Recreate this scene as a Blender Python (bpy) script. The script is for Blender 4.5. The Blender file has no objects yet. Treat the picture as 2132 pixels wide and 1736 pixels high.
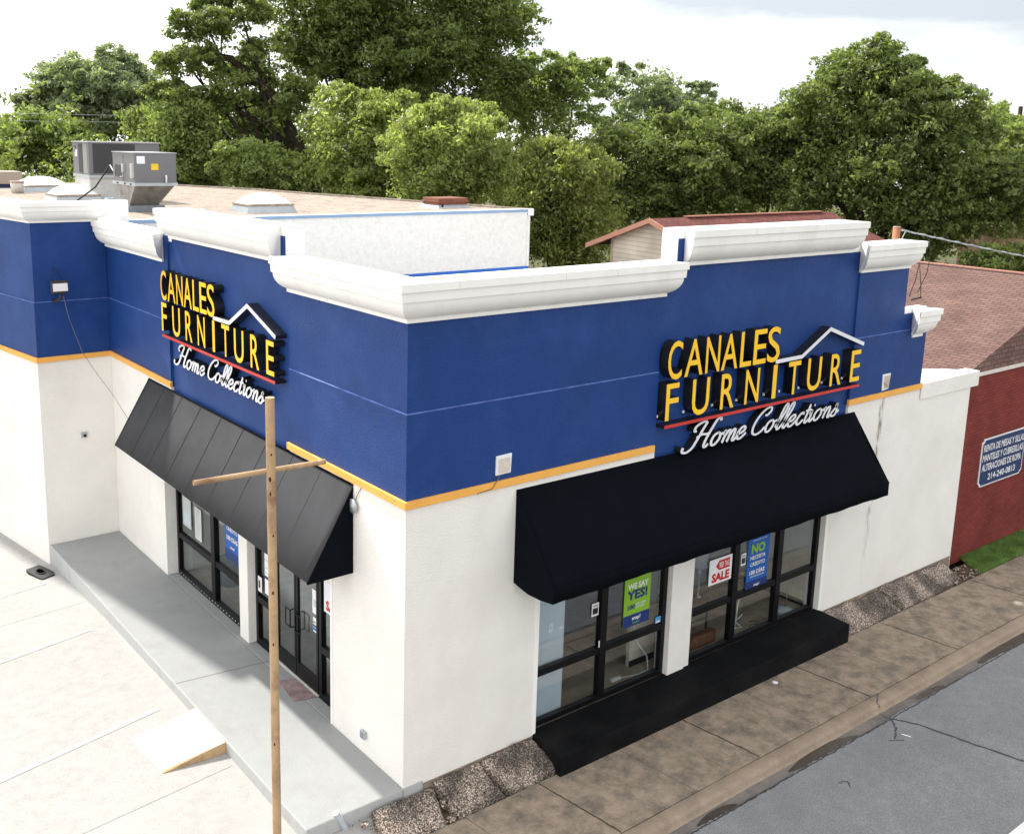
import bpy, bmesh, math, random
import numpy as np
from mathutils import Vector, Matrix
random.seed(7); np.random.seed(7)
SC = bpy.context.scene
COL = SC.collection
R = math.radians

# ---------------------------------------------------------------- camera
cam_d = bpy.data.cameras.new("camera"); cam = bpy.data.objects.new("camera", cam_d); COL.objects.link(cam)
def cam_axes(yaw, pitch, roll):
    y, p, r = R(yaw), R(pitch), R(roll)
    fw = Vector((math.sin(y)*math.cos(p), math.cos(y)*math.cos(p), -math.sin(p)))
    rt = Vector((math.cos(y), -math.sin(y), 0)); up = rt.cross(fw)
    return rt*math.cos(r)+up*math.sin(r), -rt*math.sin(r)+up*math.cos(r), fw
rt, up, fw = cam_axes(37.325, 11.2051, 1.2167)
m = Matrix((rt, up, -fw)).transposed().to_4x4()
m.translation = Vector((-7.533, -11.140, 9.282))
cam.matrix_world = m
cam_d.sensor_width = 36.0; cam_d.lens = 2123.82/2132*36.0
cam_d.shift_x = 0.0465; cam_d.shift_y = -0.0688
cam_d.clip_end = 2000
SC.camera = cam

# ---------------------------------------------------------------- light
SC.view_settings.view_transform = 'Standard'; SC.view_settings.look = 'None'
SC.view_settings.exposure = 0.84; SC.view_settings.gamma = 1.0
sun_to = Vector((-0.15, 1.0, 1.0)).normalized()
sd = bpy.data.lights.new("sun", 'SUN'); sd.energy = 3.9; sd.angle = R(1.6); sd.color = (1.0, 0.955, 0.88)
so = bpy.data.objects.new("sun", sd); COL.objects.link(so)
so.rotation_euler = sun_to.to_track_quat('Z', 'Y').to_euler(); so.location = (0, 0, 60)
W = bpy.data.worlds.new("World"); SC.world = W; W.use_nodes = True
nt = W.node_tree; nt.nodes.clear()
def N(t, typ, **k):
    n = t.nodes.new(typ)
    for a, b in k.items(): setattr(n, a, b)
    return n
out = N(nt, 'ShaderNodeOutputWorld'); bg = N(nt, 'ShaderNodeBackground'); bg.inputs[1].default_value = 0.1
sky = N(nt, 'ShaderNodeTexSky', sky_type='NISHITA', sun_disc=False)
sky.sun_elevation = R(44.7); sky.sun_rotation = R(-8.5); sky.air_density = 1.0; sky.dust_density = 1.5
tc = N(nt, 'ShaderNodeTexCoord'); mp = N(nt, 'ShaderNodeMapping'); mp.inputs['Scale'].default_value = (1.0, 1.0, 5.0)
nz = N(nt, 'ShaderNodeTexNoise'); nz.inputs['Scale'].default_value = 2.6; nz.inputs['Detail'].default_value = 7; nz.inputs['Roughness'].default_value = .55
cr = N(nt, 'ShaderNodeValToRGB'); cr.color_ramp.elements[0].position = .22; cr.color_ramp.elements[1].position = .46
cr.color_ramp.elements[0].color = (5.0, 5.4, 5.8, 1); cr.color_ramp.elements[1].color = (10.6, 10.6, 10.6, 1)
mx = N(nt, 'ShaderNodeMixRGB'); mx.inputs[0].default_value = .9
L = nt.links.new
L(tc.outputs['Generated'], mp.inputs[0]); L(mp.outputs[0], nz.inputs['Vector'])
db = N(nt, 'ShaderNodeVectorMath', operation='DOT_PRODUCT'); db.inputs[1].default_value = (-.20, .02, .0); ab = N(nt, 'ShaderNodeMath', operation='ADD')
L(tc.outputs['Generated'], db.inputs[0]); L(db.outputs['Value'], ab.inputs[0]); L(nz.outputs[0], ab.inputs[1]); L(ab.outputs[0], cr.inputs[0])
# the cloud deck is brighter towards the sun side (left of the picture) than over the street
dt = N(nt, 'ShaderNodeVectorMath', operation='DOT_PRODUCT'); dt.inputs[1].default_value = (-.22, .08, 0)
ad_ = N(nt, 'ShaderNodeMath', operation='ADD'); ad_.inputs[1].default_value = 1.0
vs = N(nt, 'ShaderNodeVectorMath', operation='SCALE')
L(tc.outputs['Generated'], dt.inputs[0]); L(dt.outputs['Value'], ad_.inputs[0]); L(cr.outputs[0], vs.inputs[0]); L(ad_.outputs[0], vs.inputs['Scale'])
L(sky.outputs[0], mx.inputs[1]); L(vs.outputs[0], mx.inputs[2]); L(mx.outputs[0], bg.inputs[0]); L(bg.outputs[0], out.inputs[0])

# ---------------------------------------------------------------- helpers
def lin(c): return tuple((x/12.92 if x <= .04045 else ((x+.055)/1.055)**2.4) for x in c)
def link(name, me, mat=None, parent=None, ploc=None):
    o = bpy.data.objects.new(name, me); COL.objects.link(o)
    if mat is not None:
        for mm in (mat if isinstance(mat, (list, tuple)) else [mat]): me.materials.append(mm)
    if parent is not None:
        o.parent = parent
        o.matrix_parent_inverse = Matrix.Translation(-Vector(parent_root_loc(parent)))
    return o
def parent_root_loc(p):
    # parts are built in world coordinates: undo the thing's own location (parts themselves sit at the origin)
    return p.get('_b', (0, 0, 0)) if p.parent is None else (0, 0, 0)
def thing(name, label, cat, loc=(0, 0, 0), group=None):
    o = bpy.data.objects.new(name, None); COL.objects.link(o); o.location = loc; o.empty_display_size = .3
    o['_b'] = tuple(loc); o['label'] = label; o['category'] = cat
    if group: o['group'] = group
    return o
def tag(o, label, cat, group=None):
    o['label'] = label; o['category'] = cat
    if group: o['group'] = group
    return o
def kind(o, k): o['kind'] = k; return o
def B(): return bmesh.new()
def box(bm, x0, x1, y0, y1, z0, z1, mi=0):
    if x0 > x1: x0, x1 = x1, x0
    if y0 > y1: y0, y1 = y1, y0
    if z0 > z1: z0, z1 = z1, z0
    v = [bm.verts.new((x, y, z)) for z in (z0, z1) for y in (y0, y1) for x in (x0, x1)]
    for f in ((0, 2, 3, 1), (4, 5, 7, 6), (0, 1, 5, 4), (2, 6, 7, 3), (0, 4, 6, 2), (1, 3, 7, 5)):
        bm.faces.new([v[i] for i in f]).material_index = mi
    return v
def hexa(bm, pts, mi=0):   # 8 points: bottom ring 4, top ring 4
    v = [bm.verts.new(p) for p in pts]
    for f in ((3, 2, 1, 0), (4, 5, 6, 7), (0, 1, 5, 4), (1, 2, 6, 5), (2, 3, 7, 6), (3, 0, 4, 7)):
        bm.faces.new([v[i] for i in f]).material_index = mi
def prism(bm, poly, z0, z1, mi=0):   # poly CCW in xy
    a = [bm.verts.new((p[0], p[1], z0)) for p in poly]; b = [bm.verts.new((p[0], p[1], z1)) for p in poly]
    n = len(poly)
    bm.faces.new(a[::-1]).material_index = mi; bm.faces.new(b).material_index = mi
    for i in range(n): bm.faces.new([a[i], a[(i+1) % n], b[(i+1) % n], b[i]]).material_index = mi
def quad(bm, *pts, mi=0):
    f = bm.faces.new([bm.verts.new(p) for p in pts]); f.material_index = mi; return f
def tube(bm, pts, rad, n=8, mi=0, cap=True):
    pts = [Vector(p) for p in pts]; rings = []
    rads = rad if isinstance(rad, (list, tuple)) else [rad]*len(pts)
    prev = None
    for i, p in enumerate(pts):
        t = (pts[min(i+1, len(pts)-1)]-pts[max(i-1, 0)]).normalized()
        a = prev if prev is not None else (Vector((0, 0, 1)) if abs(t.z) < .9 else Vector((1, 0, 0)))
        u = (a - t*a.dot(t))
        if u.length < 1e-6: u = t.orthogonal()
        u.normalize(); w = t.cross(u); prev = u
        rings.append([bm.verts.new(p+(u*math.cos(k*2*math.pi/n)+w*math.sin(k*2*math.pi/n))*rads[i]) for k in range(n)])
    for a, b in zip(rings, rings[1:]):
        for k in range(n):
            f = bm.faces.new([a[k], a[(k+1) % n], b[(k+1) % n], b[k]]); f.material_index = mi; f.smooth = True
    if cap:
        bm.faces.new(rings[0][::-1]).material_index = mi; bm.faces.new(rings[-1]).material_index = mi
def lathe(bm, prof, c=(0, 0, 0), n=20, mi=0):
    rings = [[bm.verts.new((c[0]+r*math.cos(k*2*math.pi/n), c[1]+r*math.sin(k*2*math.pi/n), c[2]+z)) for k in range(n)] for r, z in prof]
    for a, b in zip(rings, rings[1:]):
        for k in range(n):
            f = bm.faces.new([a[k], a[(k+1) % n], b[(k+1) % n], b[k]]); f.material_index = mi; f.smooth = True
    bm.faces.new(rings[0][::-1]).material_index = mi; bm.faces.new(rings[-1]).material_index = mi
def obj(name, bm, mat=None, parent=None, bevel=0, recalc=True):
    if recalc: bmesh.ops.recalc_face_normals(bm, faces=bm.faces)
    if bevel:
        es = [e for e in bm.edges if len(e.link_faces) == 2 and e.calc_face_angle(0) > .6]
        try: bmesh.ops.bevel(bm, geom=es, offset=bevel, segments=2, affect='EDGES', profile=.6)
        except Exception: pass
    me = bpy.data.meshes.new(name); bm.to_mesh(me); bm.free()
    return link(name, me, mat, parent)

# ---------------------------------------------------------------- materials
def mat(name, col, rough=.8, var=.08, vscale=3.0, bump=0., bscale=60., spec=.3, metal=0., stain=None, stscale=.6, stamt=.5, streak=False, detail=5):
    m = bpy.data.materials.new(name); m.use_nodes = True; t = m.node_tree; b = t.nodes['Principled BSDF']
    b.inputs['Roughness'].default_value = rough; b.inputs['Specular IOR Level'].default_value = spec; b.inputs['Metallic'].default_value = metal
    tc = N(t, 'ShaderNodeTexCoord'); n = N(t, 'ShaderNodeTexNoise'); n.inputs['Scale'].default_value = vscale; n.inputs['Detail'].default_value = detail
    src = tc.outputs['Object']
    if streak:
        mp = N(t, 'ShaderNodeMapping'); mp.inputs['Scale'].default_value = (1, 1, .12); t.links.new(src, mp.inputs[0]); src = mp.outputs[0]
    t.links.new(src, n.inputs['Vector'])
    r = N(t, 'ShaderNodeMapRange'); r.inputs[1].default_value = .3; r.inputs[2].default_value = .7; r.inputs[3].default_value = 1-var; r.inputs[4].default_value = 1+var
    t.links.new(n.outputs[0], r.inputs[0])
    v = N(t, 'ShaderNodeVectorMath', operation='SCALE'); v.inputs[0].default_value = col[:3]; t.links.new(r.outputs[0], v.inputs['Scale'])
    last = v.outputs[0]
    if stain:
        n2 = N(t, 'ShaderNodeTexNoise'); n2.inputs['Scale'].default_value = stscale; n2.inputs['Detail'].default_value = 8; n2.inputs['Roughness'].default_value = .65
        t.links.new(src, n2.inputs['Vector'])
        r2 = N(t, 'ShaderNodeMapRange'); r2.inputs[1].default_value = .48; r2.inputs[2].default_value = .68; r2.inputs[4].default_value = stamt
        t.links.new(n2.outputs[0], r2.inputs[0])
        x = N(t, 'ShaderNodeMixRGB'); x.inputs[2].default_value = (*stain[:3], 1); t.links.new(r2.outputs[0], x.inputs[0]); t.links.new(last, x.inputs[1]); last = x.outputs[0]
    t.links.new(last, b.inputs['Base Color'])
    if bump:
        n3 = N(t, 'ShaderNodeTexNoise'); n3.inputs['Scale'].default_value = bscale; n3.inputs['Detail'].default_value = 3
        t.links.new(tc.outputs['Object'], n3.inputs['Vector'])
        bp = N(t, 'ShaderNodeBump'); bp.inputs['Strength'].default_value = bump; bp.inputs['Distance'].default_value = .02
        t.links.new(n3.outputs[0], bp.inputs['Height']); t.links.new(bp.outputs[0], b.inputs['Normal'])
    return m
WHITE = mat('white_stucco', (.79, .765, .72), .85, .035, 1.3, .7, 38, .15, stain=(.62, .58, .50), stscale=.45, stamt=.28)
TRIMW = mat('white_trim', (.86, .85, .82), .7, .03, 1.5, .1, 30, .2, stain=(.60, .55, .47), stscale=1.4, stamt=.28, streak=True)
BLUE = mat('blue_stucco', (.0088, .043, .185), .48, .10, 1.1, .5, 40, .26, stain=(.026, .072, .25), stscale=.8, stamt=.5, detail=8)
YELLOW = mat('yellow_trim', (.80, .40, .085), .6, .06, 3, .15, 30, .3)
HALL = mat('hall_stucco', (.76, .75, .72), .9, .04, 7, .8, 30, .1, stain=(.58, .56, .52), stscale=9, stamt=.4)
PALEBLUE = mat('pale_blue_flashing', (.22, .34, .52), .5, .08, 2, 0, spec=.4)
BRIGHTBLUE = mat('bright_blue_paint', (.03, .13, .50), .6, .1, 2)
FOUND = mat('foundation_concrete', (.26, .21, .16), .9, .25, 5, .5, 30)
ROOFTAN = mat('gravel_roofing', (.335, .285, .24), .95, .30, 9, .6, 30, .1, stain=(.20, .15, .12), stscale=1.6, stamt=.7, detail=10)
ROOFWHITE = mat('white_roofing', (.7, .7, .68), .7, .05, 2, stain=(.5, .48, .44), stscale=1, stamt=.3)
BLACKM = mat('black_metal', (.004, .004, .005), .4, .1, 4, spec=.22)
SIGNBLK = mat('black_return', (.012, .012, .013), .3, .1, 6, spec=.5)
SIGNYEL = mat('yellow_acrylic', (.92, .55, .025), .35, .04, 2, spec=.4)
SIGNWHT = mat('white_acrylic', (.72, .73, .77), .35, .03, 2, spec=.4)
SIGNRED = mat('red_acrylic', (.55, .035, .03), .35, .08, 2, spec=.4)
AWN = mat('black_canvas', (.0035, .0048, .0075), .85, .12, 3, .25, 160, .04)
AWNG = mat('charcoal_canvas', (.060, .061, .065), .95, .10, 1.6, .4, 160, .03, stain=(.075, .075, .078), stscale=2.5, stamt=.25)  # charcoal, much lighter than the street awning's canvas
RIB = mat('canvas_seam', (.068, .069, .073), .9, .1, 3, spec=.05)
GREYPAINT = mat('grey_painted_concrete', (.285, .292, .288), .65, .10, .9, .25, 30, .3, stain=(.19, .19, .185), stscale=.9, stamt=.55, detail=8)
KERBPAINT = mat('walk_edge_paint', (.42, .43, .43), .75, .1, 3, .2, 30, .3, stain=(.25, .2, .14), stscale=3, stamt=.35)
GALV = mat('galvanised_steel', (.42, .45, .47), .45, .12, 4, spec=.5, metal=.5)
GREYBOX = mat('grey_painted_steel', (.155, .155, .165), .5, .05, 2, spec=.4)
DARKGRILL = mat('dark_coil', (.05, .05, .052), .7, .3, 40)
DOME = mat('milky_dome', (.80, .80, .80), .3, .03, 2, spec=.5)
REDCURB = mat('red_brown_metal', (.22, .085, .055), .6, .2, 6, spec=.3)
RUBBER = mat('black_rubber', (.012, .012, .013), .6, .2, 8)
RAMPW = mat('new_concrete', (.58, .57, .55), .85, .05, 2, .2, 40)
RAMPSIDE = mat('tan_concrete', (.48, .33, .18), .9, .2, 4, .4, 20, stain=(.12, .07, .04), stscale=4, stamt=.6)
POLEM = mat('tan_painted_pipe', (.43, .29, .165), .6, .12, 5, .1, 20, .3, stain=(.14, .055, .025), stscale=3.2, stamt=.75)
TANWALL = mat('tan_brick_far', (.42, .30, .22), .9, .1, 6)
PINKWALL = mat('pink_stucco_far', (.50, .38, .32), .9, .05, 3)
BARK = mat('bark', (.035, .028, .02), .95, .35, 7, .8, 25, .1)
WOODM = mat('brown_wood', (.13, .055, .025), .5, .3, 6)
CHROME = mat('brushed_metal', (.55, .55, .55), .3, .05, 3, metal=.9)
WPLAST = mat('white_plastic', (.75, .75, .75), .4, .03, 3)
PAPER = mat('paper', (.75, .76, .78), .7, .04, 3)
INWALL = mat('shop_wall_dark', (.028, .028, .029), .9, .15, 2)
INTAN = mat('shop_wall_tan', (.48, .45, .37), .9, .08, 2)
INFLOOR = mat('shop_floor', (.34, .28, .20), .6, .2, 3, stain=(.2, .165, .12), stscale=2, stamt=.5)
PANELG = mat('grey_panel', (.46, .53, .58), .6, .06, 2)
def flat(name, c, rough=.5): return mat(name, c, rough, .03, 3)
def glass(name, tint=(.97, .985, .985), refl=.12):
    m = bpy.data.materials.new(name); m.use_nodes = True; t = m.node_tree; t.nodes.clear()
    o = N(t, 'ShaderNodeOutputMaterial'); a = N(t, 'ShaderNodeBsdfTransparent'); g = N(t, 'ShaderNodeBsdfGlossy')
    a.inputs[0].default_value = (*tint, 1); g.inputs['Roughness'].default_value = .03; g.inputs['Color'].default_value = (.9, .95, 1, 1)
    f = N(t, 'ShaderNodeFresnel'); f.inputs[0].default_value = 1.45; x = N(t, 'ShaderNodeMixShader')
    ad = N(t, 'ShaderNodeMath', operation='MULTIPLY'); ad.inputs[1].default_value = .32
    t.links.new(f.outputs[0], ad.inputs[0]); t.links.new(ad.outputs[0], x.inputs[0]); t.links.new(a.outputs[0], x.inputs[1]); t.links.new(g.outputs[0], x.inputs[2]); t.links.new(x.outputs[0], o.inputs[0])
    return m
GLASS = glass('window_glass')

def brickmat(name, c1, c2, mortar, sx, row, width, rough=.9, uv=True, bump=.4, squash=1., msize=.02, noise=None, bias=0.):
    m = bpy.data.materials.new(name); m.use_nodes = True; t = m.node_tree; b = t.nodes['Principled BSDF']; b.inputs['Roughness'].default_value = rough
    b.inputs['Specular IOR Level'].default_value = .2
    tc = N(t, 'ShaderNodeTexCoord'); br = N(t, 'ShaderNodeTexBrick'); br.offset = .5
    br.inputs['Color1'].default_value = (*c1, 1); br.inputs['Color2'].default_value = (*c2, 1); br.inputs['Mortar'].default_value = (*mortar, 1)
    br.inputs['Scale'].default_value = sx; br.inputs['Mortar Size'].default_value = msize; br.inputs['Row Height'].default_value = row; br.inputs['Brick Width'].default_value = width
    br.inputs['Mortar Smooth'].default_value = .2; br.inputs['Bias'].default_value = bias
    t.links.new(tc.outputs['UV'], br.inputs['Vector'])
    last = br.outputs['Color']
    nz = N(t, 'ShaderNodeTexNoise'); nz.inputs['Scale'].default_value = 1.1; nz.inputs['Detail'].default_value = 6; t.links.new(tc.outputs['UV'], nz.inputs['Vector'])
    r = N(t, 'ShaderNodeMapRange'); r.inputs[1].default_value = .3; r.inputs[2].default_value = .7; r.inputs[3].default_value = .82; r.inputs[4].default_value = 1.18
    t.links.new(nz.outputs[0], r.inputs[0]); v = N(t, 'ShaderNodeVectorMath', operation='SCALE'); t.links.new(last, v.inputs[0]); t.links.new(r.outputs[0], v.inputs['Scale'])
    t.links.new(v.outputs[0], b.inputs['Base Color'])
    bp = N(t, 'ShaderNodeBump'); bp.inputs['Strength'].default_value = bump; bp.inputs['Distance'].default_value = .01; bp.invert = True
    t.links.new(br.outputs['Fac'], bp.inputs['Height']); t.links.new(bp.outputs[0], b.inputs['Normal'])
    return m
REDBRICK = brickmat('red_brick', (.21, .042, .034), (.17, .033, .027), (.12, .025, .02), 1, .075, .22, msize=.009)
SHINGLE = brickmat('shingles', (.168, .100, .082), (.13, .074, .062), (.05, .038, .038), 1, .145, .31, msize=.012, rough=.95)
SHINGLED = brickmat('shingles_dark', (.17, .062, .05), (.125, .045, .04), (.05, .022, .022), 1, .15, .32, msize=.012, rough=.95)
SIDING = brickmat('tan_siding', (.76, .67, .56), (.75, .66, .55), (.36, .31, .26), 1, .17, 40, msize=.008)
TANBRICK = brickmat('tan_brick', (.42, .28, .20), (.36, .24, .17), (.30, .22, .17), 1, .2, .5, msize=.02)
BLUEW = mat('worn_sunlit_blue_ledge', (.075, .13, .36), .6, .5, 3, spec=.3)  # worn, dusty paint, with the ledge's sun highlight also put into the colour
def obj_split(name, bm, mat=None, parent=None, bevel=0):
    # every loose piece becomes a part of its own
    bm.verts.ensure_lookup_table(); seen = set(); groups = []
    for v in bm.verts:
        if v in seen: continue
        st_, g = [v], []; seen.add(v)
        while st_:
            a = st_.pop(); g.append(a)
            for e in a.link_edges:
                b_ = e.other_vert(a)
                if b_ not in seen: seen.add(b_); st_.append(b_)
        groups.append(g)
    for g in groups:
        nb_m = bmesh.new(); mp_ = {v: nb_m.verts.new(v.co) for v in g}; fs = {f for v in g for f in v.link_faces}
        for f in fs: nf = nb_m.faces.new([mp_[v] for v in f.verts]); nf.material_index = f.material_index; nf.smooth = f.smooth
        obj(name, nb_m, mat, parent, bevel)
    bm.free()
def uvq(bm, f, uvs):
    l = bm.loops.layers.uv.verify()
    for lp, u in zip(f.loops, uvs): lp[l].uv = u

# ---------------------------------------------------------------- ground
def concrete_ground(name, c1, c2, dark, sc=.8, bump=.3, amt=.6, lo=.45, hi=.7, cracks=False, rough=.9):
    m = mat(name, c1, rough, .08, 6, bump, 40, .2); t = m.node_tree; b = t.nodes['Principled BSDF']
    tc = N(t, 'ShaderNodeTexCoord')
    def nz(s, d, r=.6):
        n = N(t, 'ShaderNodeTexNoise'); n.inputs['Scale'].default_value = s; n.inputs['Detail'].default_value = d; n.inputs['Roughness'].default_value = r
        t.links.new(tc.outputs['Object'], n.inputs['Vector']); return n
    def ramp(o, a, bb, mx_):
        r = N(t, 'ShaderNodeMapRange'); r.inputs[1].default_value = a; r.inputs[2].default_value = bb; r.inputs[4].default_value = mx_; t.links.new(o, r.inputs[0]); return r.outputs[0]
    def mixc(f, a, c):
        x = N(t, 'ShaderNodeMixRGB'); x.inputs[2].default_value = (*c, 1); t.links.new(f, x.inputs[0]); t.links.new(a, x.inputs[1]); return x.outputs[0]
    base = b.inputs['Base Color'].links[0].from_socket
    x = mixc(ramp(nz(sc*2.3, 6).outputs[0], .42, .62, .8), base, c2)
    x = mixc(ramp(nz(sc, 10, .72).outputs[0], lo, hi, amt), x, dark)
    x = mixc(ramp(nz(55, 3, .7).outputs[0], .55, .72, .35), x, tuple(k*.45 for k in c1))
    n9 = nz(48 if name == 'asphalt' else 60, 4, .7); r9 = N(t, 'ShaderNodeMapRange'); r9.inputs[1].default_value = .3; r9.inputs[2].default_value = .7; k9 = .34 if name == 'asphalt' else .16; r9.inputs[3].default_value = 1-k9; r9.inputs[4].default_value = 1+k9; t.links.new(n9.outputs[0], r9.inputs[0]); v9 = N(t, 'ShaderNodeVectorMath', operation='SCALE'); t.links.new(x, v9.inputs[0]); t.links.new(r9.outputs[0], v9.inputs['Scale'])
    t.links.new(v9.outputs[0], b.inputs['Base Color'])
    return m
EARTH = concrete_ground('earth', (.10, .085, .05), (.06, .08, .03), (.05, .04, .03), .3)
PARK = concrete_ground('parking_concrete', (.338, .328, .312), (.356, .348, .334), (.285, .27, .248), .35, .2, .5, .50, .75)
SIDEW = concrete_ground('sidewalk_concrete', (.315, .25, .188), (.24, .192, .148), (.10, .087, .074), 2.4, .6, .78, .44, .64)
KERBM = concrete_ground('kerb_concrete', (.30, .235, .175), (.25, .198, .148), (.14, .10, .075), 1.2, .3, .5, .5, .7)
GUTTER = concrete_ground('gutter_concrete', (.17, .15, .135), (.13, .115, .105), (.07, .058, .05), 1.1, .3, .6, .5, .68)
ASPH = concrete_ground('asphalt', (.222, .224, .231), (.197, .199, .205), (.105, .105, .11), .5, .6, .35, .5, .75)
DIRT = concrete_ground('dirt', (.10, .07, .045), (.16, .11, .07), (.03, .024, .018), 4, .8, .7)
TAR = flat('tar', (.045, .047, .055), .5); WETM = mat('wet_silt', (.055, .045, .036), .3, .25, 8, .1, 40, .5)
PAINTW = mat('road_paint', (.72, .72, .70), .7, .08, 8)
JOINT = flat('joint_dirt', (.06, .045, .03), .95)

bm = B(); box(bm, -250, 250, -250, 250, -1.6, -.75); kind(obj('ground', bm, EARTH), 'structure')
# parking lot, gently falling away to the back
bm = B()
ys = [(-.62, -.43), (-.05, -.22), (5, -.2), (8.5, -.28), (12.4, -.48), (60, -1.0)]
for (ya, za), (yb, zb) in zip(ys, ys[1:]): quad(bm, (-60, ya, za), (-.02, ya, za), (-.02, yb, zb), (-60, yb, zb))
kind(obj('parking_lot', bm, PARK), 'structure')
# faint joints of the parking slabs and worn bay stripes
bm = B()
def gz(y):
    for (ya, za), (yb, zb) in zip(ys, ys[1:]):
        if ya <= y <= yb: return za+(zb-za)*(y-ya)/(yb-ya)
    return -.5
def strip(bm, a, b_, w, dz=.004, n=12, zf=gz):
    a, b_ = Vector(a), Vector(b_); d = (b_-a).normalized(); q = Vector((-d.y, d.x))*w/2
    for i in range(n):
        p, r_ = a.lerp(b_, i/n), a.lerp(b_, (i+1)/n)
        quad(bm, *[(v.x, v.y, zf(v.y)+dz) for v in (p-q, r_-q, r_+q, p+q)])
for y in (9.3, 2.0): strip(bm, (-14, y-1.2), (-1.66, y+.25), .010)
for x in (-5.2, -9.5): strip(bm, (x, -.5), (x-.2, 14), .02)
kind(obj('parking_joints', bm, mat('slab_joint', (.295, .28, .255), .9, .2, 5)), 'structure')
bm = B()
for y in (8.05, 11.1, 4.4): strip(bm, (-7.5, y-1.15), (-2.0, y+.05), .11, .006)
kind(obj('parking_stripes', bm, mat('worn_stripe', (.385, .38, .37), .8, .1, 6)), 'structure')
def ribbon(bm, pts, w, dz, zf):
    pts = [Vector(p) for p in pts]
    L_, R_ = [], []
    for i, p in enumerate(pts):
        d = (pts[min(i+1, len(pts)-1)]-pts[max(0, i-1)]).normalized(); q = Vector((-d.y, d.x))*(w*random.uniform(.6, 1.25))/2
        L_.append(p+q); R_.append(p-q)
    for i in range(len(pts)-1): quad(bm, *[(v.x, v.y, zf(v.y)+dz) for v in (R_[i], R_[i+1], L_[i+1], L_[i])])
def wob(pts, n=6, j=.012):
    o = []
    for a, b_ in zip(pts, pts[1:]):
        for i in range(n): t_ = i/n; o.append((a[0]+(b_[0]-a[0])*t_+random.uniform(-j, j), a[1]+(b_[1]-a[1])*t_+random.uniform(-j, j)))
    o.append(pts[-1]); return o
# sidewalk slabs
sx = [-30, -24, -18, -12, -7, -5.4, -3.9, -2.4, -.85, .70, 2.12, 3.78, 5.33, 6.95, 8.55, 10.08, 11.66, 13.36, 15.45, 17.1, 18.8, 20.5, 22.2, 24, 28, 34, 42, 60]
bm = B()
for a, b_ in zip(sx, sx[1:]):
    g = .006; sl = -.22/1.6
    hexa(bm, [(a+g+.22, -2.18, -.62), (b_-g+.22, -2.18, -.62), (b_-g, -.60, -.62), (a+g, -.60, -.62),
              (a+g+.22, -2.18, -.42), (b_-g+.22, -2.18, -.42), (b_-g, -.60, -.415), (a+g, -.60, -.415)])
kind(obj('sidewalk', bm, SIDEW, bevel=.009), 'structure')
bm = B(); box(bm, -30, 60, -2.3, -.02, -.75, -.45); kind(obj('soil', bm, DIRT), 'structure')
bm = B()
for k, x in enumerate(sx[8:24]):
    if k % 2: continue
    ribbon(bm, wob([(x+.0, -.62), (x+.07, -1.1), (x+.15, -1.6), (x+.22, -2.17)], 8, .010), .022, .0035, lambda y: -.415+(y+.6)*.003)
kind(obj('sidewalk_joint_cracks', bm, JOINT), 'structure')
# scored lines halfway along each slab
bm = B()
for a, b_ in zip(sx[9:], sx[10:22]):
    mx_ = (a+b_)/2+.1
    for k in range(6):
        if random.random() < .75:
            y0 = -.62-1.5*k/6; y1 = -.62-1.5*(k+.95)/6
            f = lambda y: mx_ - (y+.6)*.14
            quad(bm, (f(y0), y0, -.4125), (f(y0)+.012, y0, -.4125), (f(y1)+.012, y1, -.4165+.001), (f(y1), y1, -.4165+.001))
kind(obj('sidewalk_scoring', bm, mat('scored_line', (.36, .25, .155), .9, .2, 5)), 'structure')
# kerb and gutter, one continuous profile
prof = [(-2.192, -.75), (-2.192, -.425), (-2.205, -.417), (-2.36, -.418), (-2.40, -.425), (-2.425, -.445), (-2.44, -.48), (-2.455, -.53), (-2.48, -.548), (-2.74, -.556), (-2.74, -.75)]
bm = B(); xs_ = np.linspace(-30, 60, 181); rows = []
for x in xs_:
    j = .004*math.sin(x*1.7)+.003*math.sin(x*4.1)
    rows.append([bm.verts.new((x, y+j, z)) for y, z in prof])
for a, b_ in zip(rows, rows[1:]):
    for i in range(len(prof)-1):
        f = bm.faces.new([a[i], a[i+1], b_[i+1], b_[i]]); f.material_index = 1 if i >= 8 else 0; f.smooth = 1 <= i <= 8
kind(obj('kerb', bm, [KERBM, GUTTER]), 'structure')
# asphalt with a ragged edge over the gutter
bm = B(); ra = []
for x in np.arange(-40, 70, .06):
    y = -2.68+.022*math.sin(x*2.2)+random.uniform(-.022, .022)
    ra.append((bm.verts.new((x, y, -.541)), bm.verts.new((x, -13.5, -.50)), bm.verts.new((x, y+.004, -.62))))
for a, b_ in zip(ra, ra[1:]):
    bm.faces.new([a[1], b_[1], b_[0], a[0]]); bm.faces.new([a[0], b_[0], b_[2], a[2]])
kind(obj('road', bm, ASPH), 'structure')
zr_ = lambda y: -.541+(-2.68-y)*.0038
bm = B()
ribbon(bm, wob([(8.55, -2.70), (8.66, -2.8), (8.80, -3.05), (8.93, -3.6), (9.04, -4.1), (9.2, -4.7), (9.4, -5.6), (9.5, -7)]), .05, .004, zr_)
ribbon(bm, wob([(8.53, -2.74), (8.40, -2.9), (8.05, -3.08)], 9, .02), .028, .005, zr_)
ribbon(bm, wob([(7.9, -3.06), (8.0, -3.09), (8.15, -3.2)], 5), .02, .006, zr_)
ribbon(bm, wob([(6.15, -3.25), (6.3, -3.3), (6.2, -3.42)], 5, .02), .02, .004, zr_)
ribbon(bm, wob([(1.5, -2.69), (4.0, -2.685), (8.55, -2.70), (14, -2.70)], 60, .012), .026, .005, zr_)
kind(obj('tar_crack_seal', bm, TAR), 'structure')
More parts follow.
